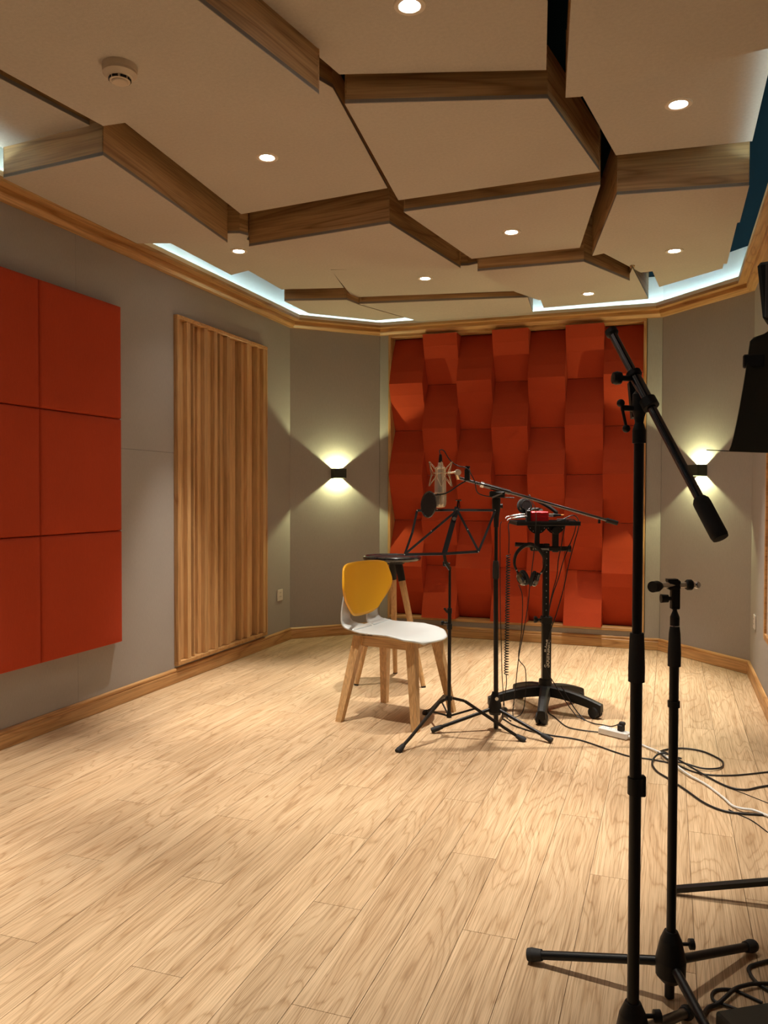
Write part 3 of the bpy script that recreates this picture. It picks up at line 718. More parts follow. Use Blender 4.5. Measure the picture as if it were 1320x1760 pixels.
for k in range(6):
    a0, a1, am = 2*pi*k/6, 2*pi*(k+1)/6, 2*pi*(k+.5)/6
    for s in (1, -1):
        tip = (.062*cos(am), .062*sin(am), s*.058-.004)
        obj('wire_loop', MB().path([(.034*cos(a0), .034*sin(a0), s*.004), (.044*cos(a0+.1), .044*sin(a0+.1), s*.022), tip, (.044*cos(a1-.1), .044*sin(a1-.1), s*.022), (.034*cos(a1), .034*sin(a1), s*.004)], wr, 5), M_gold, t)
    obj('wire_strut', MB().path([(.062*cos(am), .062*sin(am), .054), (.050*cos(am), .050*sin(am), -.004), (.062*cos(am), .062*sin(am), -.062)], wr, 5), M_gold, t)
obj('mount_arm', MB().tube((.034,0,0), (.085,.015,.006), .0045, n=10), M_gold, t)
obj('swivel', MB().lathe([(0,-.012),(.014,-.011),(.015,0),(.014,.011),(0,.012)], (.084,.018,.004), (.3,-1,0), 18), M_nickel, t)
obj('swivel_socket', MB().tube((.082,.022,-.004), (.090,.031,-.026), .011), M_gold, t)

# ---- pop filter on its gooseneck
pw = Vector((-1.068, 3.630, 1.096))
t = thing('pop_filter', 'round black pop filter beside the studio microphone', 'pop filter', (-.914, 3.785, 1.225), 0)
pc = pw - Vector((-.914, 3.785, 1.225)); nrm = Vector((-.64, -.77, .08)).normalized()
a_ = nrm.cross(Vector((0,0,1))).normalized(); b_ = nrm.cross(a_)
obj('hoop', MB().path([pc + (a_*cos(2*pi*k/28)+b_*sin(2*pi*k/28))*.060 for k in range(28)], .0042, 8, close=True), M_gloss, t)
obj('mesh_disc', MB().lathe([(0,.002),(.058,.002),(.058,-.002),(0,-.002)], pc, nrm, 28), M_mesh, t)
obj('gooseneck', MB().path(catmull([(0,0,-.012), (-.03,-.03,-.03), (-.085,-.09,-.075), pc + Vector((.02,.0,.045)), pc + Vector((.005,.0,.06))]), .0035, 8), M_black, t)
obj('clamp', MB().bbox((-.012,-.035,-.016), (.012,-.010,.040), .003), M_blackp, t)
obj('clamp_screw', MB().lathe([(0,.056),(.012,.054),(.013,.046),(.006,.040),(.005,.030)], (0,-.022,0), n=14), M_gloss, t)
# ------------------------------------------------------------------ folding music stand
MX, MY = -.976, 3.678
t = thing('music_stand', 'black folding music stand with open wire desk beside the chair', 'music stand', (MX, MY, 0))
V_ = lambda x, y, z: Vector((x-MX, y-MY, z))
obj('lower_tube', MB().tube((0,0,.085), (0,0,.60), .0085), M_black, t)
obj('upper_tube', MB().tube((0,0,.58), (0,0,.80), .0062), M_black, t)
obj('tube_collar', MB().tube((0,0,.505), (0,0,.530), .0125), M_blackp, t)
obj('tube_collar', MB().tube((0,0,.580), (0,0,.605), .011), M_blackp, t)
R_ = Vector((cos(YAW), sin(YAW), 0))
obj('thumb_screw', MB().lathe([(0,-.040),(.010,-.040),(.012,-.030),(.005,-.026),(.004,-.008)], (0,0,.535), R_, 10), M_blackp, t)
obj('lever', MB().bar(Vector((0,0,.585))-R_*.010, Vector((0,0,.605))-R_*.026, .010, .004, (0,1,0)), M_blackp, t)
obj('slider', MB().lathe([(0,.165),(.014,.166),(.015,.185),(0,.187)], n=14), M_blackp, t)
obj('bottom_ring', MB().lathe([(0,.082),(.012,.083),(.012,.105),(0,.106)], n=14), M_blackp, t)
for wx, wy in ((-1.121,3.352), (-1.185,3.983), (-.623,3.700)):
    q = V_(wx, wy, 0); l = hypot(q.x, q.y); u = Vector((q.x/l, q.y/l, 0)); s_ = u.cross(Vector((0,0,1)))
    pts = [u*.016+Vector((0,0,.178)), u*.075+Vector((0,0,.168)), u*.27+Vector((0,0,.052)), u*(l-.02)+Vector((0,0,.016))]
    lg = obj('leg', MB().bar(pts[0], pts[1], .012, .008, s_).bar(pts[1], pts[2], .013, .008, s_).bar(pts[2], pts[3], .013, .008, s_), M_black, t)
    d = (pts[3]-pts[2]).normalized(); obj('rubber_foot', MB().lathe([(0,-.002),(.010,0),(.016,.035),(.015,.046),(0,.047)], pts[3]-d*.018, d, 12), M_rubber, lg)
    obj('strut', MB().bar(u*.010+Vector((0,0,.094)), u*.130+Vector((0,0,.138)), .009, .004, s_), M_black, lg)
TL, TR, TC = V_(-1.138,3.675,1.066), V_(-.786,3.800,1.068), V_(-.957,3.740,1.079)
BL, BR, BC = V_(-1.164,3.565,.862), V_(-.839,3.681,.877), V_(-.990,3.627,.866)
ML, MR = V_(-1.143,3.615,.963), V_(-.814,3.735,.964)
nd = (TR-TL).cross(BL-TL).normalized(); o = lambda k: nd*(.003*k)
obj('desk_top_bar', MB().bar(TL, TC-Vector((0,0,.010)), .012, .0025, nd), M_black, t)
obj('desk_top_bar', MB().bar(TC-Vector((0,0,.010)), TR, .012, .0025, nd), M_black, t)
obj('desk_lower_bar', MB().bar(BL, BC, .013, .0025, nd), M_black, t)
obj('desk_lower_bar', MB().bar(BC, BR, .013, .0025, nd), M_black, t)
obj('desk_side_bar', MB().bar(TL+o(1), ML+o(1), .011, .002, nd).bar(ML+o(1), BL+o(1), .011, .002, nd), M_black, t)
obj('desk_side_bar', MB().bar(TR+o(1), MR+o(1), .011, .002, nd).bar(MR+o(1), BR+o(1), .011, .002, nd), M_black, t)
obj('desk_diagonal', MB().bar(TC+o(-1)-Vector((0,0,.012)), BL+o(-1), .011, .002, nd), M_black, t)
obj('desk_diagonal', MB().bar(TC+o(-1)-Vector((0,0,.012)), BR+o(-1), .011, .002, nd), M_black, t)
sp = obj('desk_spine', MB().bar(TC+o(2)+Vector((0,0,.006)), BC+o(2), .024, .004, nd), M_black, t)
tv = (BC-TC); cdir = Vector((.25,-.97,.0)).normalized()
obj('spine_badge', MB().lathe([(0,.0),(.009,.0),(.009,-.002)], TC+tv*.24+cdir*.012, cdir*-1, 16), M_dot, sp)
obj('page_clip', MB().bar(TC+Vector((0,0,.002)), TC+Vector((.004,0,.036)), .008, .004, nd).bar(TC+Vector((.012,0,.002)), TC+Vector((.008,0,.036)), .004, .004, nd).bar(TC+Vector((-.008,0,.036)), TC+Vector((.020,0,.036)), .004, .008, nd), M_black, sp)
for a in (TL, TR, BL, BR, TC+tv*.03, TL*.5+TC*.5, (TC+BL)*.5, (TC+BR)*.5):
    obj('rivet', MB().ball(a+cdir*.007, .0028, 8), M_dot, t)
obj('desk_joint', MB().bar(BC+Vector((0,0,.0)), BC*.75+Vector((0,0,.866*.25-.045)), .014, .008, nd).bar(BC*.72+Vector((0,0,.2)), Vector((0,0,.790)), .016, .010, nd), M_blackp, t)
obj('desk_wing_nut', MB().lathe([(0,-.034),(.012,-.033),(.013,-.018),(.005,-.012),(.005,0)], Vector((0,0,.815)), R_, 10), M_blackp, t)

# ------------------------------------------------------------------ equipment trolley
U = .00307; TX, TY = -.610, 4.280
t = thing('equipment_trolley', 'black rolling equipment stand with five castors and a tray on top', 'equipment stand', (TX, TY, 0), CAMR)
fr = wl2(-.589, 4.010, 0, TX, TY, CAMR); a0 = atan2(fr[1], fr[0]); RW = .270
for k in range(5):
    a = a0 + k*2*pi/5; c, s = cos(a), sin(a)
    def arm(u, v, c=c, s=s):
        r = .02 + (RW+.015)*u; hw = .030 - .008*u; top = .128 - .058*u**1.8; bot = top - .048 + .010*u
        q = v*8; tab = [(-1,0),(-.85,1),(-.4,1.12),(.4,1.12),(.85,1),(1,0),(.8,-.0),(-.8,-.0),(-1,0)]
        i = min(int(q), 7); f = q-i; w0 = tab[i][0]*(1-f)+tab[i+1][0]*f; h0 = tab[i][1]*(1-f)+tab[i+1][1]*f
        return (r*c - w0*hw*s, r*s + w0*hw*c, bot + h0*(top-bot))
    ar = obj('base_arm', MB().grid(arm, 12, 8, False).add([arm(1, v/8) for v in range(8)], [tuple(range(8))]), M_blackp, t)
    cx, cy = RW*c, RW*s; wd = Vector((-s*.9+c*.3, c*.9+s*.3, 0)).normalized()
    for e in (-1, 1):
        obj('caster_wheel', MB().lathe([(0,-.010),(.026,-.010),(.030,-.007),(.030,.007),(.026,.010),(0,.010)], Vector((cx, cy, .0302))+wd*e*.014, wd, 18), M_rubber, ar)
    obj('caster_hood', MB().lathe([(0,-.004),(.020,-.004),(.020,.004),(0,.004)], (cx, cy, .034), wd, 14).tube((cx,cy,.04), (cx,cy,.075), .006), M_blackp, ar)
obj('centre_hub', MB().lathe([(0,.085),(.045,.086),(.045,.125),(.036,.135),(.034,.165),(0,.166)], n=20), M_blackp, t)
obj('lower_column', MB().bbox((-.020,-.022,.12), (.026,.022,.475), .004), M_black, t)
obj('upper_column', MB().bbox((-.018,-.016,.45), (.014,.016,.885), .003), M_black, t)
for k in range(11): obj('column_hole', MB().lathe([(0,0),(.0028,0)], (-.002,-.0163,.50+.034*k), (0,-1,0), 8), M_dot, t)
obj('column_collar', MB().bbox((-.026,-.028,.462), (.030,.028,.500), .004), M_blackp, t)
obj('height_knob', MB().lathe([(.006,0),(.006,.022),(.014,.024),(.018,.030),(.018,.040),(0,.042)], (-.022,0,.482), (-1,0,0), 14), M_blackp, t)
txt = bpy.data.curves.new('lettering', 'FONT'); txt.body = 'Soundking'; txt.size = .036; txt.extrude = .0004; txt.offset = .0011; txt.align_x = 'LEFT'; txt.align_y = 'CENTER'
to = bpy.data.objects.new('lettering_source', txt); COL.objects.link(to); bpy.context.view_layer.update()
dg = bpy.context.evaluated_depsgraph_get(); me = bpy.data.meshes.new_from_object(to.evaluated_get(dg)); bpy.data.objects.remove(to)
xs = [v.co.x for v in me.vertices]; k_ = .148/(max(xs)-min(xs))
for v in me.vertices:
    x, y, z = v.co; v.co = (.004 - y*k_*1.05, -.0226 - z, .232 + (x-min(xs))*k_)
me.materials.clear(); me.materials.append(M_text)
obj('lettering', me, M_text, t, label='pale vertical brand lettering on the column')
# head: cross arm, two uprights with half-round plates, tray
obj('cross_arm', MB().tube((-.165,0,.880), (-.02,0,.872), .012).bbox((-.085,-.018,.846), (.115,.018,.870), .004), M_blackp, t)
obj('silver_edge', MB().bbox((-.075,-.020,.852), (.010,-.017,.862), .001), M_chrome, t)
obj('upright', MB().bbox((-.062,-.012,.868), (-.038,.012,.985), .003), M_black, t)
obj('upright', MB().bbox((.030,-.016,.840), (.062,.010,.965), .003), M_black, t)
for x in (-.05, .045):
    pr = [(.052*cos(pi+pi*k/14), .052*sin(pi+pi*k/14)) for k in range(15)]; m_ = len(pr)
    hp = obj('tilt_plate', MB().add([(x+a, -.004, .988+b) for a, b in pr]+[(x+a, .002, .988+b) for a, b in pr], [tuple(range(m_)), tuple(range(m_, 2*m_))[::-1]]+[(i, m_+i, m_+(i+1) % m_, (i+1) % m_) for i in range(m_)]), M_black, t)
    for k in range(1, 6): obj('plate_hole', MB().lathe([(0,0),(.0022,0)], (x+.043*cos(pi+pi*k/6), -.0046, .988+.043*sin(pi+pi*k/6)), (0,-1,0), 8), M_dot, hp)
obj('pivot_knob', MB().lathe([(0,-.03),(.020,-.03),(.022,-.022),(.020,-.012),(0,-.012)], (.046,0,.955), (0,1,0), 16), M_blackp, t)
obj('side_knob', MB().lathe([(.005,-.04),(.005,0),(.017,.002),(.019,.016),(0,.018)], (.112,0,.858), (1,0,0), 16), M_blackp, t)
tr_ = obj('tray', MB().bbox((-.178,-.125,.984), (.150,.125,.994), .002), M_blackp, t)
for a, b in (((-.178,-.125,.994),(.150,-.119,1.006)), ((-.178,.119,.994),(.150,.125,1.006)), ((-.178,-.119,.994),(-.172,.119,1.006)), ((.144,-.119,.994),(.150,.119,1.006))):
    obj('tray_lip', MB().box(a, b), M_blackp, tr_)
def tl(x, y, z): # trolley local -> world
    return (TX + x*cos(CAMR) - y*sin(CAMR), TY + x*sin(CAMR) + y*cos(CAMR), z)
# red audio interface on the tray
t = thing('audio_interface', 'small red metal audio interface on the trolley tray', 'audio interface', tl(-.060,-.045,.9942), CAMR-.12)
obj('case', MB().bbox((-.036,-.060,.004), (.056,.060,.062), .005), M_redmetal, t)
obj('front_panel', MB().bbox((-.056,-.063,.001), (-.036,.063,.068), .003), M_blackp, t)
for y in (-.03, .03): obj('rubber_foot', MB().box((-.03,y-.01,0), (.05,y+.01,.004)), M_rubber, t)
for x in (0, .02, .04): obj('case_groove', MB().box((-.0355,-.0602,.012+x*.8), (.055,-.0598,.0135+x*.8)), M_hole, t)
t = thing('output_plug', 'silver and black plug on the right of the red audio interface', 'cable plug', tl(.0005,-.03,.0), CAMR)
obj('shell', MB().tube((.003,0,1.036), (.026,0,1.036), .0095), M_chrome, t)
obj('boot', MB().lathe([(.0095,0),(.010,.006),(.0055,.030),(.004,.045)], (.026,0,1.036), (1,0,0), 14), M_blackp, t)
obj('orange_tag', MB().tube((.064,0,1.036), (.082,0,1.036), .0042), M_orange, t)
for y, z, lab in ((-.075, 1.030, 'lower silver jack plug in front of the red audio interface'), (-.020, 1.040, 'upper silver jack plug in front of the red audio interface')):
    t = thing('jack_plug', lab, 'cable plug', tl(-.122, y, z), CAMR, 'silver jack plugs')
    obj('barrel', MB().lathe([(.0,0),(.0055,0),(.0065,-.02),(.0055,-.055),(.003,-.075),(.0,-.09)], (.004,0,0), (1,0,.12), 12), M_chrome, t)
    obj('cord_boot', MB().path([(-.078,0,-.010), (-.092,0,-.014), (-.098,0,-.022)], .003, 6), M_cablew, t)

# headphones
def headphones(name, lab, loc, rz, c1, n1, c2, n2, band, group, rad=.040):
    t = thing(name, lab, 'headphones', loc, rz, group)
    for c, n in ((c1, n1), (c2, n2)):
        n = Vector(n).normalized()
        e = obj('ear_cup', MB().lathe([(0,.020),(.026,.019),(.036,.014),(.039,.004),(.036,-.002)], c, n, 22), M_gloss, t)
        obj('ear_pad', MB().lathe([(.020,-.002),(.038,-.002),(rad+.002,-.008),(rad,-.018),(.032,-.022),(.020,-.018),(.018,-.008)], c, n, 22), M_rubber, e)
        obj('cup_ring', MB().lathe([(.024,.0192),(.0255,.0208),(.027,.0187)], c, n, 22), M_rod, e)
        obj('driver_cloth', MB().lathe([(0,-.008),(.020,-.008)], c, n, 16), M_orange if name == 'studio_headphones' else M_mesh, e)
        # yoke from cup to band end
    b = catmull(band, 6)
    obj('headband', MB().path(b, [.0050 + .0055*sin(pi*i/(len(b)-1)) for i in range(len(b))], 8), M_blackp, t)
    for q in (b[2], b[-3]): obj('hinge_screw', MB().ball((q.x, q.y-.007, q.z), .004, 8), M_dot, t)
    return t
# hanging pair on the cross arm (centre of hoop a little below the arm)
headphones('hanging_headphones', 'black headphones hanging from the trolley cross arm', tl(-.098,-.060,.785), CAMR,
           (-.038,0,-.078), (-1,-.35,-.32), (.026,0,-.082), (1,-.35,-.30),
           [(-.062,0,-.050),(-.080,0,-.005),(-.072,0,.048),(-.035,0,.088),(.008,.010,.098),(.050,.0,.070),(.078,0,.020),(.072,0,-.030),(.050,0,-.060)], 'black studio headphones')
headphones('studio_headphones', 'black headphones lying behind the red audio interface on the tray', tl(-.085,.055,1.062), CAMR,
           (-.020,0,.022), (.25,-.95,.20), (.045,.050,-.020), (.1,.3,-.95),
           [(-.015,.0,.045),(.010,.030,.060),(.050,.045,.050),(.090,.050,.030),(.130,.040,.005),(.155,.030,-.018),(.120,.050,-.030),(.080,.060,-.030)], 'black studio headphones')

# ------------------------------------------------------------------ foreground straight stand with clip
U = .001307; KX, KY = .014, 1.920
t = thing('straight_microphone_stand', 'straight black microphone stand topped by an empty clip, right foreground', 'microphone stand', (KX, KY, 0), CAMR)
obj('lower_tube', MB().tube(P_(0,70), P_(0,582), .0105), M_black, t)
obj('grip_sleeve', MB().lathe([(0,.760),(.0142,.761),(.0145,.79),(.0125,.835),(.0105,.851),(0,.852)], n=20), M_rubber, t)
obj('silver_washer', MB().tube((0,0,.851), (0,0,.854), .0105), M_chrome, t)
obj('tube_ring', MB().tube((0,0,.668), (0,0,.682), .0135), M_blackp, t)
obj('tripod_hub', MB().lathe([(0,.158),(.015,.156),(.024,.135),(.034,.090),(.033,.055),(.020,.040),(0,.038)], n=18), M_blackp, t)
obj('bottom_tube', MB().tube((-.002,0,.004), (-.002,0,.06), .011), M_black, t)
obj('hub_screw', MB().lathe([(.004,0),(.004,.018),(.012,.020),(.012,.030),(0,.031)], (.022,0,.125), (1,0,0), 12), M_blackp, t)
for wx, wy in ((-.316,1.956), (.211,2.188), (.150,1.600)):
    q = wl2(wx, wy, .016, KX, KY, CAMR); l = hypot(q[0], q[1]); tripod_leg(t, (q[0]/l*.020, q[1]/l*.020, .082), q, .0105, .036)
t2 = obj('clip_mount', MB().lathe([(0,.852),(.0105,.853),(.0105,.872),(.005,.886),(.0045,.892),(.009,.900),(0,.902)], n=16).bbox((-.0095,-.008,.890), (.0095,.008,.937), .002), M_blackp, t)
obj('clip_knob', MB().lathe([(.0045,0),(.0045,.008),(.009,.008),(.010,.024),(0,.025)], (-.008,0,.914), (-1,0,0), 14), M_blackp, t)
obj('clip_jaw', MB().bbox((-.018,-.010,.934), (.010,.010,.956), .003).box((-.019,-.009,.952), (.004,.009,.9585)), M_blackp, t)
obj('crossbar', MB().tube((-.058,-.008,.945), (.047,.0,.945), .0062), M_nickel, t)
obj('left_socket', MB().lathe([(0,0),(.0125,0),(.0125,.020),(.0075,.036),(0,.036)], (-.060,-.026,.943), (.75,.66,0), 18), M_blackp, t)
obj('bar_nut', MB().lathe([(0,0),(.010,0),(.0122,.003),(.0122,.012),(.010,.015),(0,.015)], (.024,0,.945), (1,0,0), 16), M_blackp, t)
obj('ball_end', MB().ball((.049,0,.945), .0085, 14), M_chrome, t)

# ------------------------------------------------------------------ foreground boom stand without a microphone
U = .001029; GX, GY = -.052, 1.489
t = thing('foreground_boom_stand', 'tall black boom microphone stand with a tilted empty boom, nearest the camera', 'microphone stand', (GX, GY, 0), CAMR)
obj('lower_tube', MB().tube((0,0,.20), (0,0,.83), .0105), M_black, t)
obj('upper_tube', MB().tube((0,0,.83), (0,0,1.245), .0086), M_black, t)
obj('grip_sleeve', MB().lathe([(0,.815),(.0142,.816),(.0145,.84),(.0130,.885),(.0120,.902),(0,.903)], n=20), M_rubber, t)
obj('tube_ring', MB().tube((0,0,.614), (0,0,.644), .0135), M_blackp, t)
obj('ring_tab', MB().bbox((.006,-.006,.610), (.018,.006,.648), .002), M_blackp, t)
obj('tripod_hub', MB().lathe([(0,.240),(.014,.238),(.024,.215),(.032,.175),(.032,.150),(.022,.135),(0,.133)], n=18), M_blackp, t)
for wx, wy in ((.050,1.855), (-.375,1.400), (.130,1.220)):
    q = wl2(wx, wy, .016, GX, GY, CAMR); l = hypot(q[0], q[1]); tripod_leg(t, (q[0]/l*.022, q[1]/l*.022, .170), q, .0105, .036)
obj('hub_screw', MB().lathe([(.004,0),(.004,.014),(.011,.016),(.011,.028),(0,.029)], (.022,0,.212), (1,0,0), 12), M_blackp, t)
obj('clutch', MB().lathe([(0,1.238),(.0115,1.239),(.0115,1.262),(.0075,1.275),(.009,1.285),(.0125,1.295),(.012,1.325),(0,1.34)], n=18).bar((0,.016,1.285), (-.002,.030,1.350), .018, .012, (0,1,0)), M_blackp, t)
bT, bB = Vector((-.034, .060, 1.447)), Vector((.082, -.149, 1.083)); bd = bB-bT
bm = obj('boom_arm', MB().tube(bT, bT+bd*.84, .0078), M_rod, t)
obj('boom_tip', MB().lathe([(0,-.003),(.0110,-.003),(.0115,.006),(.0085,.010),(0,.010)], bT, bd, 18), M_blackp, bm)
obj('boom_barrel', MB().tube(bT+bd*.23, bT+bd*.38, .0100), M_rod, bm)
obj('boom_collar', MB().tube(bT+bd*.225, bT+bd*.245, .0135), M_blackp, bm)
obj('boom_collar', MB().tube(bT+bd*.365, bT+bd*.405, .0145), M_blackp, bm)
kp = bT+bd*.245
obj('boom_knob', MB().lathe([(.005,0),(.005,.016),(.011,.018),(.012,.026),(.010,.032),(0,.033)], kp+Vector((-.008,0,-.004)), (-1,-.1,.02), 14), M_blackp, bm)
obj('grip_handle', MB().lathe([(0,0),(.0100,0),(.0135,.006),(.0140,.012),(.0140,.070),(.0125,.076),(0,.077)], bT+bd*.835, bd, 22), M_rubber, bm)
obj('crank_shaft', MB().tube((-.010,0,1.300), (-.032,-.002,1.301), .0052), M_blackp, t)
obj('crank_lever', MB().tube((-.033,-.004,1.307), (-.025,-.008,1.266), .0026).ball((-.034,-.004,1.309), .0072, 12).ball((-.025,-.008,1.264), .0072, 12), M_blackp, t)

# ------------------------------------------------------------------ desk stand cut by the right edge
t = thing('orchestra_music_stand', 'solid black music stand desk cut by the right edge of the photo', 'music stand', (.335, 2.470, 0))
def desk_fn(u, v):
    # u from left edge to right edge, v from bottom to top; board bows and leans back
    zb = 1.262 - .012*u; zt = 1.598; z = zb + (zt-zb)*v
    xl = .146 + .060*v**.75 + (.030*max(0, (v-.90)/.10)**2); xr = .478
    x = xl + (xr-xl)*u; y = 2.33 + .10*v + .03*(2*u-1)**2*-1
    z -= .018*max(0, v-.9)/.1*(1-min(1, u/.12))
    return (x-.335, y-2.470, z)
obj('desk', MB().grid(desk_fn, 16, 20, False, .004), M_olive, t)
obj('desk_bracket', MB().bbox((-.152,-.098,1.490), (-.10,-.080,1.526), .003), M_blackp, t)
obj('page_wire', MB().path([(-.243,-.145,1.268), (-.16,-.143,1.262), (-.10,-.14,1.262)], .0012, 5), M_black, t)
obj('column', MB().tube((0,0,.06), (0,0,1.44), .012), M_black, t)
for q in ((-.325,-.045,.012), (.135,-.28,.012), (.12,.29,.012)):
    obj('leg', MB().bar((0,0,.075), Vector(q), .022, .014, (0,0,1)), M_black, t)
    obj('leg_tip', MB().lathe([(0,-.008),(.008,-.007),(.009,.004),(0,.006)], q, Vector(q).normalized(), 12), M_rubber, t)

# ------------------------------------------------------------------ wall speaker, floor box
t = thing('wall_speaker', 'small black speaker bracketed high on the right wall', 'speaker', (.385, 3.25, 1.88), radians(-12))
mb = MB().bbox((-.085,-.075,-.105), (.085,.090,.105), .012)
mb.v = [(x+(.022*(.105-z)/.21 if x < 0 else 0), y, z) for x, y, z in mb.v]
obj('cabinet', mb, M_spk, t)
obj('grille', MB().bbox((-.055,-.082,-.098), (.078,-.074,.098), .003), M_mesh, t)
obj('bracket', MB().tube((.05,.05,0), (.095,.06,0), .010), M_black, t)
t = thing('floor_box', 'dark steel box on the floor at the bottom right corner', 'box', (.215, 1.70, 0), radians(33))
obj('case', MB().bbox((-.075,-.14,.008), (.13,.10,.100), .005), M_olive, t)
for x in (-.06, .11):
    for y in (-.12, .08): obj('rubber_foot', MB().lathe([(0,0),(.010,0),(.010,.009)], (x, y, 0), n=10), M_rubber, t)

# ------------------------------------------------------------------ power strip
ps = atan2(3.882-3.944, -.175+.300)
t = thing('power_strip', 'white power strip on the floor beside the trolley', 'power strip', (-.235, 3.925, 0), ps)
obj('body', MB().bbox((-.075,-.022,.002), (.075,.022,.034), .005), M_white, t)
for x in (-.052, -.020, .012):
    for s in (-1, 1): obj('socket_slot', MB().box((x+s*.005-.001,-.005,.0338), (x+s*.005+.001,.005,.0343)), M_hole, t)
obj('cord_boot', MB().tube((.075,0,.016), (.092,0,.012), .007, .005), M_white, t)
t = thing('power_plug', 'black angled plug in the white power strip', 'cable plug', (-.203, 3.909, .0345), ps)
obj('body', MB().bbox((-.014,-.014,0), (.014,.014,.030), .004).bbox((-.008,-.010,.028), (.020,.010,.044), .004), M_rubber, t)

# ------------------------------------------------------------------ cables
def cable(name, lab, pts, r=.0028, mat=None, group='cables', k=6, floorz=None):
    pts = [Vector(p) for p in pts]
    o = pts[0].copy(); o.z = min(p.z for p in pts); q = [p - o for p in pts]
    ob = obj(name, MB().path(catmull(q, k), r, 7), mat or M_cable, None, o)
    tag(ob, lab, 'cable', group); return ob
cable('hanging_cable', 'thin cable hanging leftmost from the trolley tray', [(-.815,4.105,1.004),(-.822,4.100,.974),(-.820,4.095,.839),(-.816,4.090,.570),(-.809,4.087,.360),(-.803,4.086,.200),(-.79,4.08,.06),(-.77,4.05,.006),(-.74,4.00,.004)], .0022)
cable('hanging_cable', 'short cable from the jack plug down to the coiled cord', [(-.778,4.13,1.006),(-.784,4.124,.98),(-.778,4.114,.94),(-.778,4.110,.839)], .0026)
hx = []
for i in range(46*8+1):
    f = i/(46*8); c = Vector((-.780,4.109,.833)).lerp(Vector((-.784,4.096,.215)), f); a = i/8*2*pi
    hx.append(c + Vector((cos(a)*.010, sin(a)*.010, 0)))
o = Vector((-.780,4.109,0)); ob = obj('coiled_cord', MB().path([p-o for p in hx], .0029, 5), M_cable, None, o); tag(ob, 'black coiled headphone cord hanging from the trolley', 'cable', 'cables')
cable('hanging_cable', 'short straight end of the coiled cord above the floor', [(-.784,4.0955,.215),(-.782,4.09,.16),(-.795,4.08,.06),(-.79,4.03,.006),(-.76,3.99,.004)], .0024)
cable('hanging_cable', 'cable looped over the boom arm and hanging in front of the red interface', [(-.668,4.02,1.128),(-.655,3.99,1.142),(-.643,3.99,1.115),(-.636,4.07,1.065),(-.640,4.110,.990),(-.650,4.113,.842),(-.666,4.104,.694),(-.676,4.097,.575),(-.698,4.086,.426),(-.717,4.076,.308),(-.733,4.066,.130),(-.74,4.05,.03),(-.72,4.01,.004)], .0024)
cable('headphone_cable', 'cable of the hanging headphones running down to the floor', [(-.729,4.124,.680),(-.711,4.128,.629),(-.708,4.127,.539),(-.713,4.122,.419),(-.724,4.116,.300),(-.690,4.126,.239),(-.690,4.120,.090),(-.705,4.105,.018),(-.74,4.07,.005),(-.78,4.11,.005)], .0024)
for pts, lab in (([(-.545,4.20,1.008),(-.505,4.23,1.012),(-.512,4.25,.975),(-.527,4.255,.892),(-.544,4.25,.800),(-.550,4.25,.724),(-.572,4.245,.631),(-.584,4.24,.570),(-.592,4.235,.493)], 'left one of the three cables falling right of the trolley column'),
                 ([(-.550,4.225,1.016),(-.48,4.25,1.016),(-.460,4.29,1.000),(-.468,4.31,.95),(-.487,4.300,.892),(-.521,4.286,.800),(-.544,4.27,.708),(-.572,4.25,.616),(-.590,4.240,.530)], 'middle one of the three cables falling right of the trolley column'),
                 ([(-.53,4.245,1.012),(-.47,4.27,1.036),(-.448,4.32,1.000),(-.456,4.335,.95),(-.470,4.325,.892),(-.498,4.30,.769),(-.520,4.28,.647),(-.555,4.255,.509),(-.582,4.235,.417),(-.60,4.225,.25),(-.55,4.20,.16),(-.45,4.17,.03),(-.39,4.13,.005)], 'outermost cable falling right of the trolley column')):
    cable('hanging_cable', lab, pts, .0026)
cable('microphone_cable', 'cable arching from the microphone plug along the boom', [(-1.033,3.702,1.335),(-1.038,3.712,1.354),(-1.020,3.722,1.352),(-.996,3.737,1.310),(-.962,3.749,1.282),(-.914,3.750,1.268),(-.883,3.745,1.224),(-.872,3.75,1.191),(-.869,3.765,1.160),(-.853,3.784,1.143),(-.801,3.802,1.132),(-.70,3.83,1.128)], .0026)
cable('floor_cable', 'black cable running along the floor from the boom stand past the near stands', [(-.782,4.02,.004),(-.714,3.931,.004),(-.617,3.861,.004),(-.516,3.827,.004),(-.378,3.798,.004),(-.215,3.676,.004),(-.144,3.634,.004),(-.067,3.628,.004),(.027,3.597,.004),(.130,3.512,.004),(.250,3.532,.004),(.412,3.639,.004)], .0034)
cable('floor_cable', 'black cable from under the trolley to the left end of the power strip', [(-.60,4.30,.03),(-.585,4.22,.006),(-.545,4.153,.004),(-.469,4.004,.004),(-.40,3.965,.004),(-.30,3.948,.006)], .0030)
cable('floor_cable', 'black cable looping from the trolley base to the plug in the power strip', [(-.52,4.22,.15),(-.46,4.20,.06),(-.400,4.16,.006),(-.345,4.10,.004),(-.30,4.06,.012),(-.26,4.035,.015),(-.232,3.99,.035),(-.205,3.94,.062),(-.190,3.915,.066)], .0030)
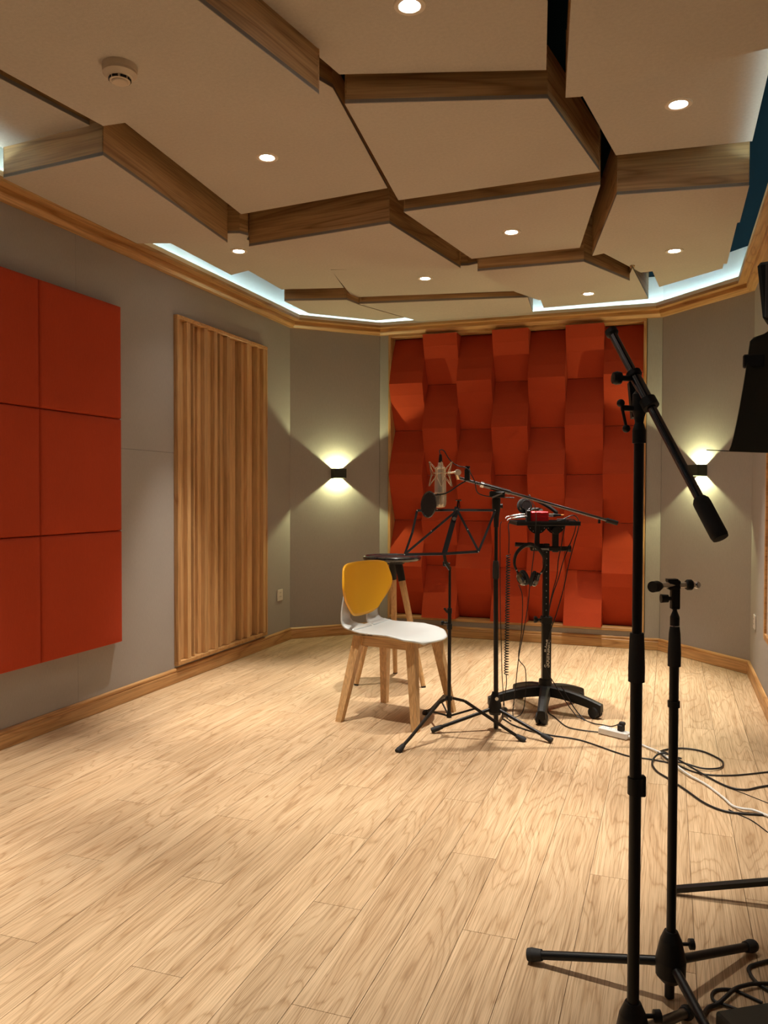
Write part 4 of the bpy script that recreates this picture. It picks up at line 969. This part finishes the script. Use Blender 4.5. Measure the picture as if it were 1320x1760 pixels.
cable('power_cable', 'white power cable snaking over the floor to the right edge', [(-.155,3.885,.009),(-.096,3.804,.006),(-.020,3.701,.012),(.027,3.581,.014),(.082,3.467,.010),(.145,3.384,.006),(.201,3.262,.006),(.230,3.182,.006),(.262,3.147,.012),(.301,3.155,.008),(.353,3.112,.006)], .0048, M_cablew)
cable('floor_cable', 'black cable lying in a wide oval loop beside the near stands', [(-.035,3.716,.010),(-.001,3.788,.005),(.069,3.832,.005),(.151,3.816,.005),(.215,3.731,.005),(.227,3.668,.005),(.207,3.596,.008),(.142,3.563,.010),(.065,3.590,.016),(.013,3.594,.018),(-.021,3.669,.018),(-.010,3.705,.018),(.026,3.644,.022),(.065,3.585,.020),(.163,3.467,.006),(.231,3.384,.005),(.289,3.376,.005),(.340,3.422,.005),(.42,3.49,.005)], .0040)
cable('floor_cable', 'black cable curving across the floor below the white power cable', [(.059,3.612,.026),(-.021,3.664,.024),(-.057,3.583,.010),(-.039,3.480,.005),(.012,3.396,.005),(.072,3.292,.005),(.128,3.187,.005),(.181,3.131,.005),(.235,3.117,.005),(.345,3.135,.004)], .0040)
cable('floor_cable', 'thin upper cord at the right edge below the cable loops', [(.225,3.388,.002),(.286,3.335,.002),(.359,3.264,.002)], .0014)
cable('floor_cable', 'thin lower cord at the right edge crossing under the curved cable', [(.215,3.15,.002),(.240,3.118,.002),(.285,3.070,.002),(.328,2.979,.002)], .0020)
cable('floor_cable', 'thick black cable wavy in front of the dark floor box', [(.079,1.860,.006),(.093,1.902,.006),(.115,1.923,.008),(.134,1.951,.012),(.156,1.988,.013),(.178,2.010,.012),(.199,2.027,.010),(.26,2.055,.006)], .0048)
cable('floor_cable', 'black cable bent in a tight loop beside the dark floor box', [(.168,1.915,.005),(.123,1.930,.005),(.108,1.936,.004),(.103,1.954,.004),(.110,1.976,.004),(.126,1.989,.004),(.150,1.995,.004),(.169,1.989,.004),(.21,1.966,.004)], .0036)
cable('floor_cable', 'black cable looping from the right tripod foot', [(.262,2.165,.006),(.215,2.126,.005),(.194,2.103,.005),(.193,2.076,.005),(.207,2.040,.005),(.25,2.00,.005)], .0046)
